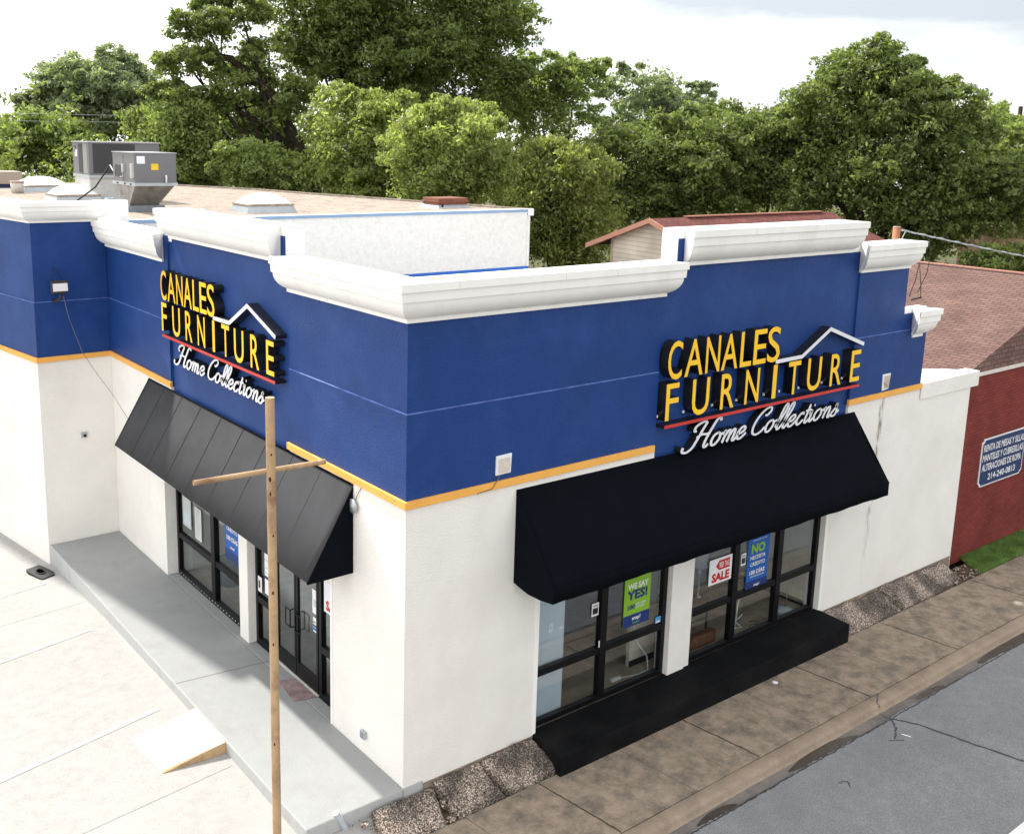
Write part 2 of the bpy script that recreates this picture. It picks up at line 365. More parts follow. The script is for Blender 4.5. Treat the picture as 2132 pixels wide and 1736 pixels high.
bm = B(); ribbon(bm, wob([(8.98, -2.2), (8.72, -2.33), (8.6, -2.46)], 6), .018, .004, lambda y: -.416 if y > -2.4 else -.44)
ribbon(bm, wob([(8.6, -2.47), (8.56, -2.6), (8.6, -2.73)], 6), .016, .006, lambda y: -.549); kind(obj('kerb_crack', bm, TAR), 'structure')
def blob(bm, pts, z, mi=0, sub=40):
    # smooth closed outline from a few points
    n = len(pts); o = []
    for i in range(n):
        p0, p1, p2, p3 = [Vector(pts[(i+k-1) % n]) for k in range(4)]
        for s in range(6):
            t_ = s/6; o.append(.5*((2*p1)+(-p0+p2)*t_+(2*p0-5*p1+4*p2-p3)*t_*t_+(-p0+3*p1-3*p2+p3)*t_**3))
    f = bm.faces.new([bm.verts.new((p.x+random.uniform(-.006, .006), p.y+random.uniform(-.006, .006), z(p.y) if callable(z) else z)) for p in o])
    if f.normal.z < 0: f.normal_flip()
gzf = lambda y: -.556+(y+2.74)*(.008/.26)+.006
bm = B()
blob(bm, [(5.75, -2.6), (6.1, -2.51), (6.7, -2.47), (7.15, -2.49), (7.55, -2.60), (7.6, -2.665), (7.0, -2.672), (6.4, -2.668)], gzf)
blob(bm, [(9.6, -2.60), (9.9, -2.53), (10.3, -2.56), (10.5, -2.655), (9.9, -2.67)], gzf)
blob(bm, [(11.9, -2.58), (12.4, -2.5), (13.3, -2.48), (14.4, -2.52), (14.6, -2.66), (13, -2.67), (12.2, -2.66)], gzf)
blob(bm, [(3.5, -2.62), (3.8, -2.53), (4.2, -2.54), (4.4, -2.64), (4.0, -2.67)], gzf)
kind(obj('wet_silt', bm, WETM), 'structure')
bm = B(); quad(bm, (-40, -5.62, zr_(-5.62)+.005), (60, -5.62, zr_(-5.62)+.005), (60, -5.44, zr_(-5.44)+.005), (-40, -5.44, zr_(-5.44)+.005))
kind(obj('lane_line', bm, PAINTW), 'structure')

# broken exposed-aggregate slabs between shop wall and sidewalk
def aggregate():
    m = bpy.data.materials.new('exposed_aggregate'); m.use_nodes = True; t = m.node_tree; b = t.nodes['Principled BSDF']; b.inputs['Roughness'].default_value = .85
    tc = N(t, 'ShaderNodeTexCoord'); vo = N(t, 'ShaderNodeTexVoronoi'); vo.inputs['Scale'].default_value = 44
    t.links.new(tc.outputs['Object'], vo.inputs['Vector'])
    r = N(t, 'ShaderNodeValToRGB'); e = r.color_ramp.elements; e[0].position = 0; e[0].color = (.50, .44, .385, 1); e[1].position = .66; e[1].color = (.085, .068, .055, 1)
    k = e.new(.30); k.color = (.37, .295, .24, 1)
    t.links.new(vo.outputs['Distance'], r.inputs[0])
    hs = N(t, 'ShaderNodeMixRGB', blend_type='MULTIPLY'); hs.inputs[0].default_value = .55
    sep = N(t, 'ShaderNodeSeparateColor'); t.links.new(vo.outputs['Color'], sep.inputs[0])
    r3 = N(t, 'ShaderNodeMapRange'); r3.inputs[3].default_value = .45; r3.inputs[4].default_value = 1.6; t.links.new(sep.outputs[0], r3.inputs[0])
    sc = N(t, 'ShaderNodeVectorMath', operation='SCALE'); t.links.new(r.outputs[0], sc.inputs[0]); t.links.new(r3.outputs[0], sc.inputs['Scale'])
    nz = N(t, 'ShaderNodeTexNoise'); nz.inputs['Scale'].default_value = 1.7; nz.inputs['Detail'].default_value = 6; t.links.new(tc.outputs['Object'], nz.inputs['Vector'])
    r2 = N(t, 'ShaderNodeMapRange'); r2.inputs[1].default_value = .42; r2.inputs[2].default_value = .62; r2.inputs[3].default_value = 1.25; r2.inputs[4].default_value = .4; t.links.new(nz.outputs[0], r2.inputs[0])
    v = N(t, 'ShaderNodeVectorMath', operation='SCALE'); t.links.new(sc.outputs[0], v.inputs[0]); t.links.new(r2.outputs[0], v.inputs['Scale']); t.links.new(v.outputs[0], b.inputs['Base Color'])
    bp = N(t, 'ShaderNodeBump'); bp.inputs['Strength'].default_value = .8; bp.inputs['Distance'].default_value = .012; bp.invert = True
    t.links.new(vo.outputs['Distance'], bp.inputs['Height']); t.links.new(bp.outputs[0], b.inputs['Normal'])
    return m
AGG = aggregate()
from mathutils import noise as mnoise
def slab(bm, x0, x1, ya, yb, za, zb, sk=.1):
    nx, ny = max(8, int((x1-x0)/.05)), 14; g = []
    for i in range(nx+1):
        row = []
        for j in range(ny+1):
            u, v = i/nx, j/ny
            e = min(u, 1-u)*(x1-x0); ev = min(v, 1-v)*(abs(yb-ya)); ed = min(e, ev)
            x = x0+(x1-x0)*u+sk*v + .05*mnoise.noise((x0*3, v*5, u*2)); y = ya+(yb-ya)*v + .02*mnoise.noise((u*6+x0*7, 3, v))
            z = za+(zb-za)*v**1.1 + .05*mnoise.noise((x*2.6, y*2.6, 1)) + .012*mnoise.noise((x*9, y*9, 4)) + .018*mnoise.noise((x*22, y*22, 7)) - (.045*(1-min(1, ed/.03))**2)
            row.append(bm.verts.new((x, y, z)))
        g.append(row)
    for i in range(nx):
        for j in range(ny):
            f = bm.faces.new([g[i][j], g[i][j+1], g[i+1][j+1], g[i+1][j]]); f.smooth = True
    rim = [g[i][0] for i in range(nx+1)]+[g[nx][j] for j in range(1, ny+1)]+[g[i][ny] for i in range(nx-1, -1, -1)]+[g[0][j] for j in range(ny-1, 0, -1)]
    lo = [bm.verts.new((v.co.x, v.co.y, -.5)) for v in rim]
    for k in range(len(rim)): bm.faces.new([rim[k], rim[(k+1) % len(rim)], lo[(k+1) % len(rim)], lo[k]])
bm = B()
for a in [(-1.05, -.62, -.10, -.55, -.34, -.42, -.02), (-.58, .50, -.04, -.58, -.10, -.40, -.1), (.54, 1.38, -.02, -.58, -.04, -.38, .10), (1.42, 2.46, -.02, -.58, -.03, -.37, .14),
          (10.36, 11.3, -.02, -.58, -.05, -.40, .2), (11.33, 12.5, -.03, -.57, -.10, -.42, .15), (12.54, 14.15, -.02, -.56, -.04, -.38, .2), (14.2, 15.1, -.03, -.5, -.07, -.38, .2)]: slab(bm, *a)
kind(obj('aggregate_apron', bm, AGG), 'structure')
bm = B()
for k in range(560):
    if random.random() < .45: x = random.uniform(-1.2, 2.6)
    else: x = random.uniform(10.4, 16.3)
    y = random.uniform(-.62, -.06); s = random.uniform(.008, .028) if random.random() < .9 else random.uniform(.03, .065)
    if 14.9 < x < 16.2: s *= 1.6
    z = -.13 + (y+.05)/.55*.27 if x < 15 else -.40
    r_ = bmesh.ops.create_icosphere(bm, subdivisions=1, radius=s, matrix=Matrix.Translation((x, y, z))@Matrix.Diagonal((1, random.uniform(.6, 1), .6, 1)))
    for v in r_['verts']: v.co += Vector([random.uniform(-.25, .25)*s for _ in range(3)])
kind(obj('gravel', bm, AGG), 'stuff')
# grass in front of the brick building
GRASS = mat('grass_blades', (.15, .25, .06), .7, .35, 2.5)
bm = B()
bmg = B(); 
quad(bmg, (16.05, -.58, -.447), (60, -.58, -.447), (60, .3, -.43), (16.75, .3, -.43)); kind(obj('lawn', bmg, mat('lawn_soil', (.05, .085, .02), .9, .3, 5)), 'structure')
nb = 40000; r_ = np.random.rand
x = 15.95+r_(nb)**1.4*9+.12*r_(nb); y = -.57+r_(nb)*.86; x += (y+.57)*.8
h = .03+.04*r_(nb); a = r_(nb)*6.283; w = .006; lx, ly = .05*(r_(nb)-.5), .05*(r_(nb)-.5)
V = np.zeros((nb, 3, 3)); V[:, 0, 0] = x-np.cos(a)*w; V[:, 0, 1] = y-np.sin(a)*w; V[:, 1, 0] = x+np.cos(a)*w; V[:, 1, 1] = y+np.sin(a)*w; V[:, 2, 0] = x+lx; V[:, 2, 1] = y+ly
V[:, :2, 2] = -.45; V[:, 2, 2] = -.42+h*1.3
def tri_mesh(name, V, nper):
    me = bpy.data.meshes.new(name); n = V.shape[0]*V.shape[1]
    me.vertices.add(n); me.vertices.foreach_set('co', V.reshape(-1).astype(np.float32)); k = V.shape[0]
    me.loops.add(n); me.loops.foreach_set('vertex_index', np.arange(n, dtype=np.int32))
    me.polygons.add(k); me.polygons.foreach_set('loop_start', np.arange(0, n, nper, dtype=np.int32)); me.update(calc_edges=True); me.validate(); return me
bm.free(); kind(link('grass', tri_mesh('grass', V, 3), GRASS), 'stuff')

# ---------------------------------------------------------------- the shop
store = thing('furniture_store', 'blue and white stucco furniture shop with white stepped cornices on the street corner', 'shop', (0, 0, -.5))
Y2 = 12.283
# walls, white lower part
bm = B()
prism(bm, [(0, 0), (2.56, 0), (2.56, .3), (.3, .3), (.3, 2.04), (0, 2.04)], -.5, 4.3)
box(bm, 2.56, 5.02, 0, .3, 2.4, 4.3)                      # over the left street window
box(bm, 0, .3, 2.04, 3.42, 2.4, 4.3)
obj('wall', bm, WHITE, store)
bm = B(); box(bm, 2.56, 10.28, .10, .3, -.5, -.06); obj_split('foundation', bm, FOUND, store)
bm = B(); prism(bm, [(-1.63, Y2), (-.002, Y2), (-.002, 14), (-2.4, 24), (-3.437, 24)], -.8, 4.3)
obj('wall', bm, WHITE, store)
bm = B(); box(bm, 0, .3, 9.17, Y2+.2, -.5, 4.3); box(bm, 0, .3, 8.58, 9.17, 2.4, 4.3); obj('wall', bm, WHITE, store)
bm = B(); box(bm, 10.28, 15.64, 0, .3, -.5, 4.05); box(bm, 10.7, 13.4, 0.002, .3, 4.05, 4.3); obj('wall', bm, WHITE, store)
# blue upper walls
bm = B()
prism(bm, [(0, 0), (5.02, 0), (5.02, .3), (.3, .3), (.3, 3.42), (0, 3.42)], 4.3, 5.65)
prism(bm, [(.014, .014), (5.02, .014), (5.02, .3), (.3, .3), (.3, 3.42), (.014, 3.42)], 5.65, 7.42)
box(bm, 10.7, 13.4, 0, .3, 4.3, 5.65); box(bm, 10.7, 12.47, .014, .3, 5.65, 7.5); box(bm, 12.47, 13.4, .014, .3, 5.65, 6.0)
box(bm, 0, .3, 8.58, Y2+.06, 4.3, 5.65); box(bm, .014, .3, 8.58, Y2+.06, 5.65, 7.38)
box(bm, 5.02, 10.7, .055, .298, 2.4, 7.44); box(bm, 5.32, 10.44, .055, .35, 7.44, 7.93)
box(bm, .055, .298, 3.42, 8.58, 2.4, 7.36); box(bm, .055, .35, 3.52, 8.38, 7.36, 7.88)
obj('blue_wall', bm, BLUE, store)
bm = B()
prism(bm, [(-1.63, Y2), (-.002, Y2), (-.002, 14), (-2.4, 24), (-3.437, 24)], 4.3, 5.65); prism(bm, [(-1.614, Y2+.014), (-.002, Y2+.014), (-.002, 14), (-2.4, 24), (-3.421, 24)], 5.65, 7.42)
obj('blue_wall', bm, BLUE, store)
bm = B(); _n = None
bm.free()
# vertical control joints at the bay edges (thin shadow gaps)
# yellow band
def band(path, name='trim_band'):
    bm = B(); _sweep(bm, path, [(-.02, 4.300), (.036, 4.300), (.036, 4.41), (-.02, 4.416)], lambda o: 0, lambda o: 0); obj(name, bm, YELLOW, store, bevel=.006)
def _sweep(bm, path, prof, fA, fB, closed=True, mi=0, smooth=()):
    P = [Vector(p) for p in path]; n = len(P); D = [(P[i+1]-P[i]).normalized() for i in range(n-1)]
    nrm = [Vector((d.y, -d.x)) for d in D]; rows = []
    for i in range(n):
        if i == 0: mv = nrm[0]
        elif i == n-1: mv = nrm[-1]
        else:
            mv = nrm[i-1]+nrm[i]; mv = mv/mv.dot(nrm[i])
        row = []
        for (o, z) in prof:
            p = P[i]+mv*o
            if i == 0: p = p+D[0]*fA(o)
            if i == n-1: p = p-D[-1]*fB(o)
            row.append(bm.verts.new((p.x, p.y, z)))
        rows.append(row)
    k = len(prof)
    for a, b_ in zip(rows, rows[1:]):
        for j in range(k if closed else k-1):
            f = bm.faces.new([a[j], a[(j+1) % k], b_[(j+1) % k], b_[j]]); f.material_index = mi
            if j in smooth: f.smooth = True
    bm.faces.new(rows[0][::-1]).material_index = mi; bm.faces.new(rows[-1]).material_index = mi
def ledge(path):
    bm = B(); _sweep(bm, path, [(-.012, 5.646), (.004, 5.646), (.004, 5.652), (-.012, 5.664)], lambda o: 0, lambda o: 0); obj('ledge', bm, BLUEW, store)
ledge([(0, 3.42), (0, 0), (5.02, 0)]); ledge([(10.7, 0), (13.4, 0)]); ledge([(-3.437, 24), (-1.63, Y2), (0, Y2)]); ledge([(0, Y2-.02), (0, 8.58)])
band([(0, 3.47), (0, 0), (4.99, 0)]); band([(10.66, 0), (13.43, 0)])
band([(-3.437, 24), (-1.63, Y2), (0, Y2)]); band([(0, Y2-.04), (0, 8.55)])
def cornice(path, zb, H, p=.316, iA=0., iB=0., back=.27):
    s = H/.57; k = p/.316
    pr = [(-.05, zb), (.03*k, zb), (.03*k, zb+.058*s)]
    for q in range(0, 15):
        t_ = q/14*math.pi/2
        pr.append(((.045+.205*math.sin(t_))*k, zb+(.062+.262*(.55*(1-math.cos(t_))+.45*q/14))*s))
    pr += [(.28*k, zb+.326*s), (.288*k, zb+.455*s), (.316*k, zb+.460*s), (.318*k, zb+H), (-.05, zb+H)]
    f = lambda ins: (lambda o: ins*(1-max(0, min(1, o/p))))
    bm = B(); _sweep(bm, path, pr, f(iA), f(iB), smooth=())
    _sweep(bm, path, [(-back, zb+H-.16), (-.052, zb+H-.16), (-.052, zb+H-.001), (-back, zb+H-.001)], lambda o: 0, lambda o: 0)
    return obj('cornice', bm, TRIMW, store)
cornice([(0, 3.46), (0, 0), (5.24, 0)], 6.92, .572, iA=.06, iB=.19)
cornice([(5.31, 0), (10.34, 0)], 7.395, .605, iA=.20, iB=.05, back=.36)
cornice([(10.41, 0), (12.5, 0)], 6.975, .57, iA=.28, iB=.04)
cornice([(12.52, 0), (13.42, 0)], 5.483, .61, iA=.32, iB=.23)
cornice([(0, 8.39), (0, 3.55)], 7.35, .59, iA=0, iB=.20, back=.36)
cornice([(0, Y2-.02), (0, 8.43)], 6.84, .585, iA=0, iB=.37)
cornice([(-3.437, 24), (-1.63, Y2), (-.10, Y2)], 7.405, .45, p=.285)
# seams in the cornice copings, white end faces of the raised parapets, wing end block
bm = B(); box(bm, 5.303, 5.318, .02, .36, 7.42, 7.9); box(bm, .02, .36, 3.50, 3.516, 7.38, 7.90)
box(bm, -.14, .55, Y2-.01, Y2+.35, 7.2, 7.862); box(bm, -.2, .28, Y2-.16, Y2-.012, 7.40, 7.50)
obj_split('parapet_end', bm, TRIMW, store)
bm = B()
for x in (.62, 2.55, 3.6): box(bm, x, x+.006, -.3185, -.31, 7.385, 7.488)
for y in (1.3, 2.6): box(bm, -.3185, -.31, y, y+.006, 7.385, 7.488)
for x in (6.9, 8.9): box(bm, x, x+.006, -.3185, -.31, 7.89, 7.995)
obj_split('coping_seam', bm, flat('seam_grey', (.58, .58, .56)), store)
# white coping over the low right wall and its roof
bm = B(); box(bm, 13.43, 15.94, -.03, .32, 4.05, 4.40); obj('coping', bm, WHITE, store, bevel=.01)
bm = B(); prism(bm, [(13.4, .3), (15.9, .3), (15.6, .62), (14.0, 1.7), (13.4, 1.9)], 4.1, 4.36); box(bm, 13.4, 15.6, .3, 6, 3.7, 4.0); obj('low_roof', bm, ROOFWHITE, store)
bm = B(); box(bm, .3, 13.1, .3, Y2, 5.15, 5.25); obj('roof', bm, ROOFWHITE, store)
bm = B(); box(bm, 13.1, 13.4, .3, Y2, 4.0, 5.3); obj('side_wall', bm, WHITE, store)
# main hall behind
roofpoly = [(-3.15, 24), (-1.40, 12.6), (.3, 12.31), (12.66, 12.31), (12.15, 15.2), (11.74, 17.3), (11.22, 19.9), (10.7, 22.0), (10.2, 25.3), (8.6, 29.4), (7.5, 33), (-4.4, 33)]
bm = B(); prism(bm, roofpoly[2:]+[(-4.6, 33)][:0], 7.0, 7.37); prism(bm, [(-3.15, 24), (-1.40, 12.6), (.31, 12.6), (.31, 24)], 7.425, 7.44); obj('hall_roof', bm, ROOFTAN, store)
inn = [(x*.995+.01, y*.998+.03) for x, y in roofpoly]
bm = B(); prism(bm, inn, -.7, 6.998); obj('hall_side_wall', bm, HALL, store)
bm = B(); box(bm, .3, 12.69, Y2, Y2+.026, 5.70, 7.33); box(bm, 12.60, 12.70, Y2-.02, Y2-.001, 5.70, 7.3); obj('hall_wall', bm, HALL, store)
bm = B(); box(bm, .3, 12.70, Y2-.012, Y2+.02, 5.3, 5.70); obj('blue_skirt', bm, BRIGHTBLUE, store)
bm = B(); box(bm, .55, 12.60, Y2-.03, Y2+.10, 7.332, 7.405); obj('flashing', bm, PALEBLUE, store)
bm = B(); box(bm, .55, 12.62, Y2-.028, Y2+.14, 7.4055, 7.422); box(bm, 12.60, 12.80, Y2-.06, Y2+.1, 7.22, 7.424); obj('flashing_cap', bm, TRIMW, store)
rp = roofpoly[3:11]
bm = B()
for a, b_ in zip(rp, rp[1:]):
    d = (Vector(b_)-Vector(a)).normalized()*.0; hexa(bm, [(a[0]-.12, a[1], 7.372), (a[0]+.03, a[1], 7.372), (b_[0]+.03, b_[1], 7.372), (b_[0]-.12, b_[1], 7.372), (a[0]-.12, a[1], 7.43), (a[0]+.03, a[1], 7.43), (b_[0]+.03, b_[1], 7.43), (b_[0]-.12, b_[1], 7.43)])
obj('roof_edge', bm, ROOFTAN, store)
# foundation line and black step
bm = B(); box(bm, .1, 2.55, -.012, .0-.001, -.5, -.055); box(bm, 10.3, 15.6, -.012, -.001, -.5, -.07); obj_split('foundation', bm, FOUND, store)
STEPM = mat('black_painted_concrete', (.0055, .006, .0075), .8, .3, 2.5, .4, 30, .08, stain=(.016, .0145, .0125), stscale=1.2, stamt=.6)
bm = B(); hexa(bm, [(2.50, -.70, -.5), (10.33, -.73, -.5), (10.33, .1, -.5), (2.50, .1, -.5), (2.50, -.70, -.05), (10.33, -.73, -.03), (10.33, .1, .0), (2.50, .1, -.02)])
obj('step', bm, STEPM, store, bevel=.03)
# pillars
bm = B(); box(bm, 5.70, 6.14, -.0, .24, -.02, 2.6); box(bm, 6.141, 6.31, .03, .24, -.02, 2.6); obj('pillar', bm, WHITE, store, bevel=.006)
bm = B(); box(bm, .08, .34, 5.33, 5.70, .0, 2.6); obj('pillar', bm, WHITE, store, bevel=.006)
bm = B(); box(bm, 2.48, 2.56, -.012, -.001, -.04, 2.6); box(bm, 10.28, 10.36, -.012, -.001, -.04, 2.6); box(bm, -.012, -.001, 2.04, 2.10, 0.003, 2.75); obj_split('jamb_trim', bm, TRIMW, store)
# windows on the street side
def win_x(x0, x1, mull, y=.11, zt=2.6, z0=-.015, rail=(.86, .98), name='window', par=None):
    bm = B(); d = .1
    box(bm, x0, x0+.10, y, y+d, z0, zt); box(bm, x1-.10, x1, y, y+d, z0, zt); box(bm, x0+.1, x1-.1, y+.001, y+d-.001, z0, z0+.09); 
    xs = [x0+.1]+[v for m_ in mull for v in (m_-.075, m_+.075)]+[x1-.1]
    for m_ in mull: box(bm, m_-.075, m_+.075, y-.012, y+d, z0+.09, zt)
    for a, b_ in zip(xs[::2], xs[1::2]): box(bm, a, b_, y+.002, y+d-.002, rail[0], rail[1])
    f = obj(name, bm, BLACKM, store, bevel=.006)
    for a, b_ in zip(xs[::2], xs[1::2]):
        bm = B(); box(bm, a, b_, y+.04, y+.048, z0+.09, rail[0]); box(bm, a, b_, y+.04, y+.048, rail[1], zt); obj('pane', bm, GLASS, f)
    return f
win_x(2.56, 5.70, [4.13]); win_x(6.31, 10.28, [7.62, 8.98])
def win_y(y0, y1, mull, x=.24, zt=2.6, z0=.0, rail=(.84, .96), name='window'):
    bm = B(); d = .1
    box(bm, x, x+d, y0, y0+.09, z0, zt); box(bm, x, x+d, y1-.09, y1, z0, zt); box(bm, x+.001, x+d-.001, y0+.09, y1-.09, z0, z0+.10)
    ys_ = [y0+.09]+[v for m_ in mull for v in (m_-.085, m_+.085)]+[y1-.09]
    for m_ in mull: box(bm, x-.012, x+d, m_-.085, m_+.085, z0+.1, zt)
    for a, b_ in zip(ys_[::2], ys_[1::2]): box(bm, x+.002, x+d-.002, a, b_, rail[0], rail[1])
    if name == 'window':
        for k in range(24): box(bm, x-.006, x+.002, y0+.15+k*(y1-y0-.3)/23-.011, y0+.15+k*(y1-y0-.3)/23+.011, z0+.02, z0+.042, 1)
    f = obj(name, bm, [BLACKM, WPLAST], store)
    for a, b_ in zip(ys_[::2], ys_[1::2]):
        bm = B(); box(bm, x+.04, x+.048, a, b_, z0+.1, rail[0]); box(bm, x+.04, x+.048, a, b_, rail[1], zt); obj('pane', bm, GLASS, f)
    return f
win_y(5.70, 9.17, [7.26]); win_y(4.52, 5.33, [], name='sidelight'); win_y(2.04, 2.93, [], name='sidelight')
for (y0, y1, hy) in ((2.95, 3.72, 3.66), (3.74, 4.50, 3.80)):
    bm = B(); x = .235
    box(bm, x, x+.05, y0, y0+.06, .02, 2.2); box(bm, x, x+.05, y1-.06, y1, .02, 2.2); box(bm, x, x+.05, y0+.06, y1-.06, .02, .30); box(bm, x, x+.05, y0+.06, y1-.06, 2.1, 2.2)
    dr = obj('door', bm, BLACKM, store, bevel=.004)
    bm = B(); box(bm, x+.02, x+.027, y0+.06, y1-.06, .30, 2.1); obj('pane', bm, GLASS, dr)
    s_ = 1 if hy > 3.73 else -1
    bm = B(); tube(bm, [(x, hy+s_*.02, .92), (x-.06, hy+s_*.02, .92), (x-.065, hy+s_*.02, .95), (x-.065, hy+s_*.02, 1.22), (x-.06, hy+s_*.02, 1.25), (x, hy+s_*.02, 1.25)], .012); tube(bm, [(x-.06, hy+s_*.02, .93), (x-.06, hy+s_*.2, .93), (x-.06, hy+s_*.2, 1.24), (x-.06, hy+s_*.02, 1.24)], .010); obj('handle', bm, BLACKM, dr)
bm = B(); box(bm, .2, .36, 2.93, 4.52, .001, .018); obj('threshold', bm, mat('pale_threshold', (.55, .53, .48), .6, .2, 10), store)
bm = B(); box(bm, .24, .34, 2.93, 4.52, 2.21, 2.6); obj('transom_frame', bm, BLACKM, store)
# interior shell
bm = B(); box(bm, .34, 12.5, .21, 12.2, -.3, -.03); obj('shop_floor', bm, INFLOOR, store)
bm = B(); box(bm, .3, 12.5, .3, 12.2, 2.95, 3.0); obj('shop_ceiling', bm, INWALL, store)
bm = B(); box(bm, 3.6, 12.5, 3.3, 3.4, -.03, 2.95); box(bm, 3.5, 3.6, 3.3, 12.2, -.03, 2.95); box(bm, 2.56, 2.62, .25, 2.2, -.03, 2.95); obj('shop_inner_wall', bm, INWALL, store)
bm = B(); box(bm, 5.36, 6.02, .62, .70, -.03, 2.95); box(bm, 10.24, 10.30, .30, 3.3, -.03, 2.95); box(bm, .35, 2.0, 9.2, 9.26, -.03, 2.95); obj_split('shop_tan_wall', bm, INTAN, store)
bm = B(); box(bm, 5.36, 6.02, .605, .619, -.03, .09); box(bm, 10.225, 10.239, .32, 3.3, -.03, .09); obj_split('baseboard', bm, BLACKM, store)
bm = B(); box(bm, 2.70, 3.34, .24, .265, -.02, 2.35); bmx = obj('window_backing', bm, PANELG, store)
# walkway
bm = B(); box(bm, -1.60, -.0008, -.01, Y2-.001, -.8, 0); box(bm, -.0005, .235, 2.045, 9.165, -.8, -.001); box(bm, -.0006, .34, -.016, -.0012, -.5, -.004)
walk = obj('walkway', bm, [GREYPAINT, KERBPAINT], bevel=.02); kind(walk, 'structure')
for p in walk.data.polygons:
    c = p.center
    p.material_index = 0 if p.normal.z > .6 else 1
bm = B(); strip(bm, (-1.59, 4.72), (.2, 4.50), .015, .002, 4, lambda y: 0)
kind(obj('walkway_joint', bm, flat('rust_joint', (.16, .10, .08))), 'structure')

# ---------------------------------------------------------------- awnings
def awning_street():
    x0, x1 = 2.0, 10.93
    t = thing('awning', 'plain black canvas awning over the street windows under the large roof-line sign', 'awning', (6.4, 0, 4.17))
    n = 40; bm = B(); top, fr, vb = [], [], []
    for i in range(n+1):
        u = i/n; x = x0+(x1-x0)*u
        top.append(bm.verts.new((x, .0-.004, 4.205-.07*u))); fr.append(bm.verts.new((x, -.90, 2.965-.07*u+.006*math.sin(u*50)))); vb.append(bm.verts.new((x, -.905, 2.70-.07*u+.008*math.sin(u*37)+.006*math.sin(u*91))))
    mid = [bm.verts.new((a.co*.5+b_.co*.5)+Vector((0, .02, -.012+.006*math.sin(i*.9)))) for i, (a, b_) in enumerate(zip(top, fr))]
    for r0, r1 in ((top, mid), (mid, fr), (fr, vb)):
        for i in range(n):
            f = bm.faces.new([r0[i], r1[i], r1[i+1], r0[i+1]]); f.smooth = True
    c = obj('canopy', bm, AWN, t); s_ = c.modifiers.new('s', 'SOLIDIFY'); s_.thickness = .008; s_.offset = -1
    for x, dz in ((x0, 0), (x1, -.07)):
        bm = B(); q = [(-.004, 4.20), (-.90, 2.96), (-.90, 2.70), (-.62, 2.66), (-.35, 2.65), (-.12, 2.69), (-.004, 2.72)]
        v1 = [bm.verts.new((x, a, b_+dz)) for a, b_ in q]; v2 = [bm.verts.new((x+.01*(1 if x < 5 else -1), a, b_+dz)) for a, b_ in q]
        bm.faces.new(v1); bm.faces.new(v2[::-1])
        for i in range(len(q)): bm.faces.new([v1[i], v1[(i+1) % len(q)], v2[(i+1) % len(q)], v2[i]])
        obj('side_panel', bm, AWN, t)
    bm = B(); tube(bm, [(x0, -.903, 2.963), (x1, -.903, 2.893)], .008, 6); tube(bm, [(x0+.004, -.004, 4.2), (x0+.004, -.90, 2.96)], .008, 6); obj('piping', bm, AWN, t)
awning_street()
def awning_door():
    y0, y1 = 1.40, 9.83
    t = thing('awning', 'charcoal ribbed awning over the shop doors beside the walkway', 'awning', (0, 5.6, 4.2))
    ribs = 9; n = ribs*6; bm = B(); top, mid, fr = [], [], []
    for i in range(n+1):
        u = i/n; y = y0+(y1-y0)*u; sag = -.014*abs(math.sin(u*ribs*math.pi))
        zt, zb = 4.26-.03*u, 2.90-.02*u
        top.append(bm.verts.new((-.004, y, zt))); fr.append(bm.verts.new((-.80, y, zb))); mid.append(bm.verts.new((-.40+sag*-.5, y, (zt+zb)/2+sag)))
    for r0, r1 in ((top, mid), (mid, fr)):
        for i in range(n):
            f = bm.faces.new([r0[i], r0[i+1], r1[i+1], r1[i]]); f.smooth = (i % 6 not in ())
    c = obj('canopy', bm, AWNG, t); s_ = c.modifiers.new('s', 'SOLIDIFY'); s_.thickness = .008; s_.offset = -1
    for y in (y0, y1):
        bm = B(); q = [(-.004, 4.255), (-.80, 2.895), (-.79, 2.86), (-.004, 2.86)]
        v1 = [bm.verts.new((a, y, b_)) for a, b_ in q]; v2 = [bm.verts.new((a, y+(.01 if y < 5 else -.01), b_)) for a, b_ in q]
        bm.faces.new(v1); bm.faces.new(v2[::-1])
        for i in range(4): bm.faces.new([v1[i], v1[(i+1) % 4], v2[(i+1) % 4], v2[i]])
        obj('side_panel', bm, AWN, t)
    for k in range(1, ribs):
        y = y0+(y1-y0)*k/ribs; bm = B(); tube(bm, [(-.01, y, 4.250), (-.795, y, 2.897)], .005, 5); obj('rib', bm, RIB, t)
    bm = B(); tube(bm, [(-.012, y0, 4.262), (-.012, y1, 4.232)], .014, 6); obj('head_rail', bm, AWN, t)
awning_door()

# ---------------------------------------------------------------- roof-line signs
def glyph_mesh(ch, u0, u1, z0, z1, depth, y0, off=.018, nudge=0.):
    c = bpy.data.curves.new('g', 'FONT'); c.body = ch; c.extrude = .5; c.offset = off; c.resolution_u = 4
    o = bpy.data.objects.new('g', c); me = bpy.data.meshes.new_from_object(o); bpy.data.objects.remove(o); bpy.data.curves.remove(c)
    n = len(me.vertices); a = np.empty(n*3, np.float32); me.vertices.foreach_get('co', a); a = a.reshape(-1, 3)
    lo, hi = a.min(0), a.max(0); x = u0+(a[:, 0]-lo[0])/(hi[0]-lo[0])*(u1-u0); z = z0+(a[:, 1]-lo[1])/(hi[1]-lo[1])*(z1-z0)
    y = y0-(a[:, 2]-lo[2])/(hi[2]-lo[2])*depth
    b_ = np.stack([x, y, z], 1).astype(np.float32); me.vertices.foreach_set('co', b_.reshape(-1)); me.materials.clear(); me.update()
    front = y0-depth
    for p in me.polygons: p.material_index = 0 if all(abs(me.vertices[i].co.y-front) < 1e-4 for i in p.vertices) else 1
    me.name = 'letter'
    return me
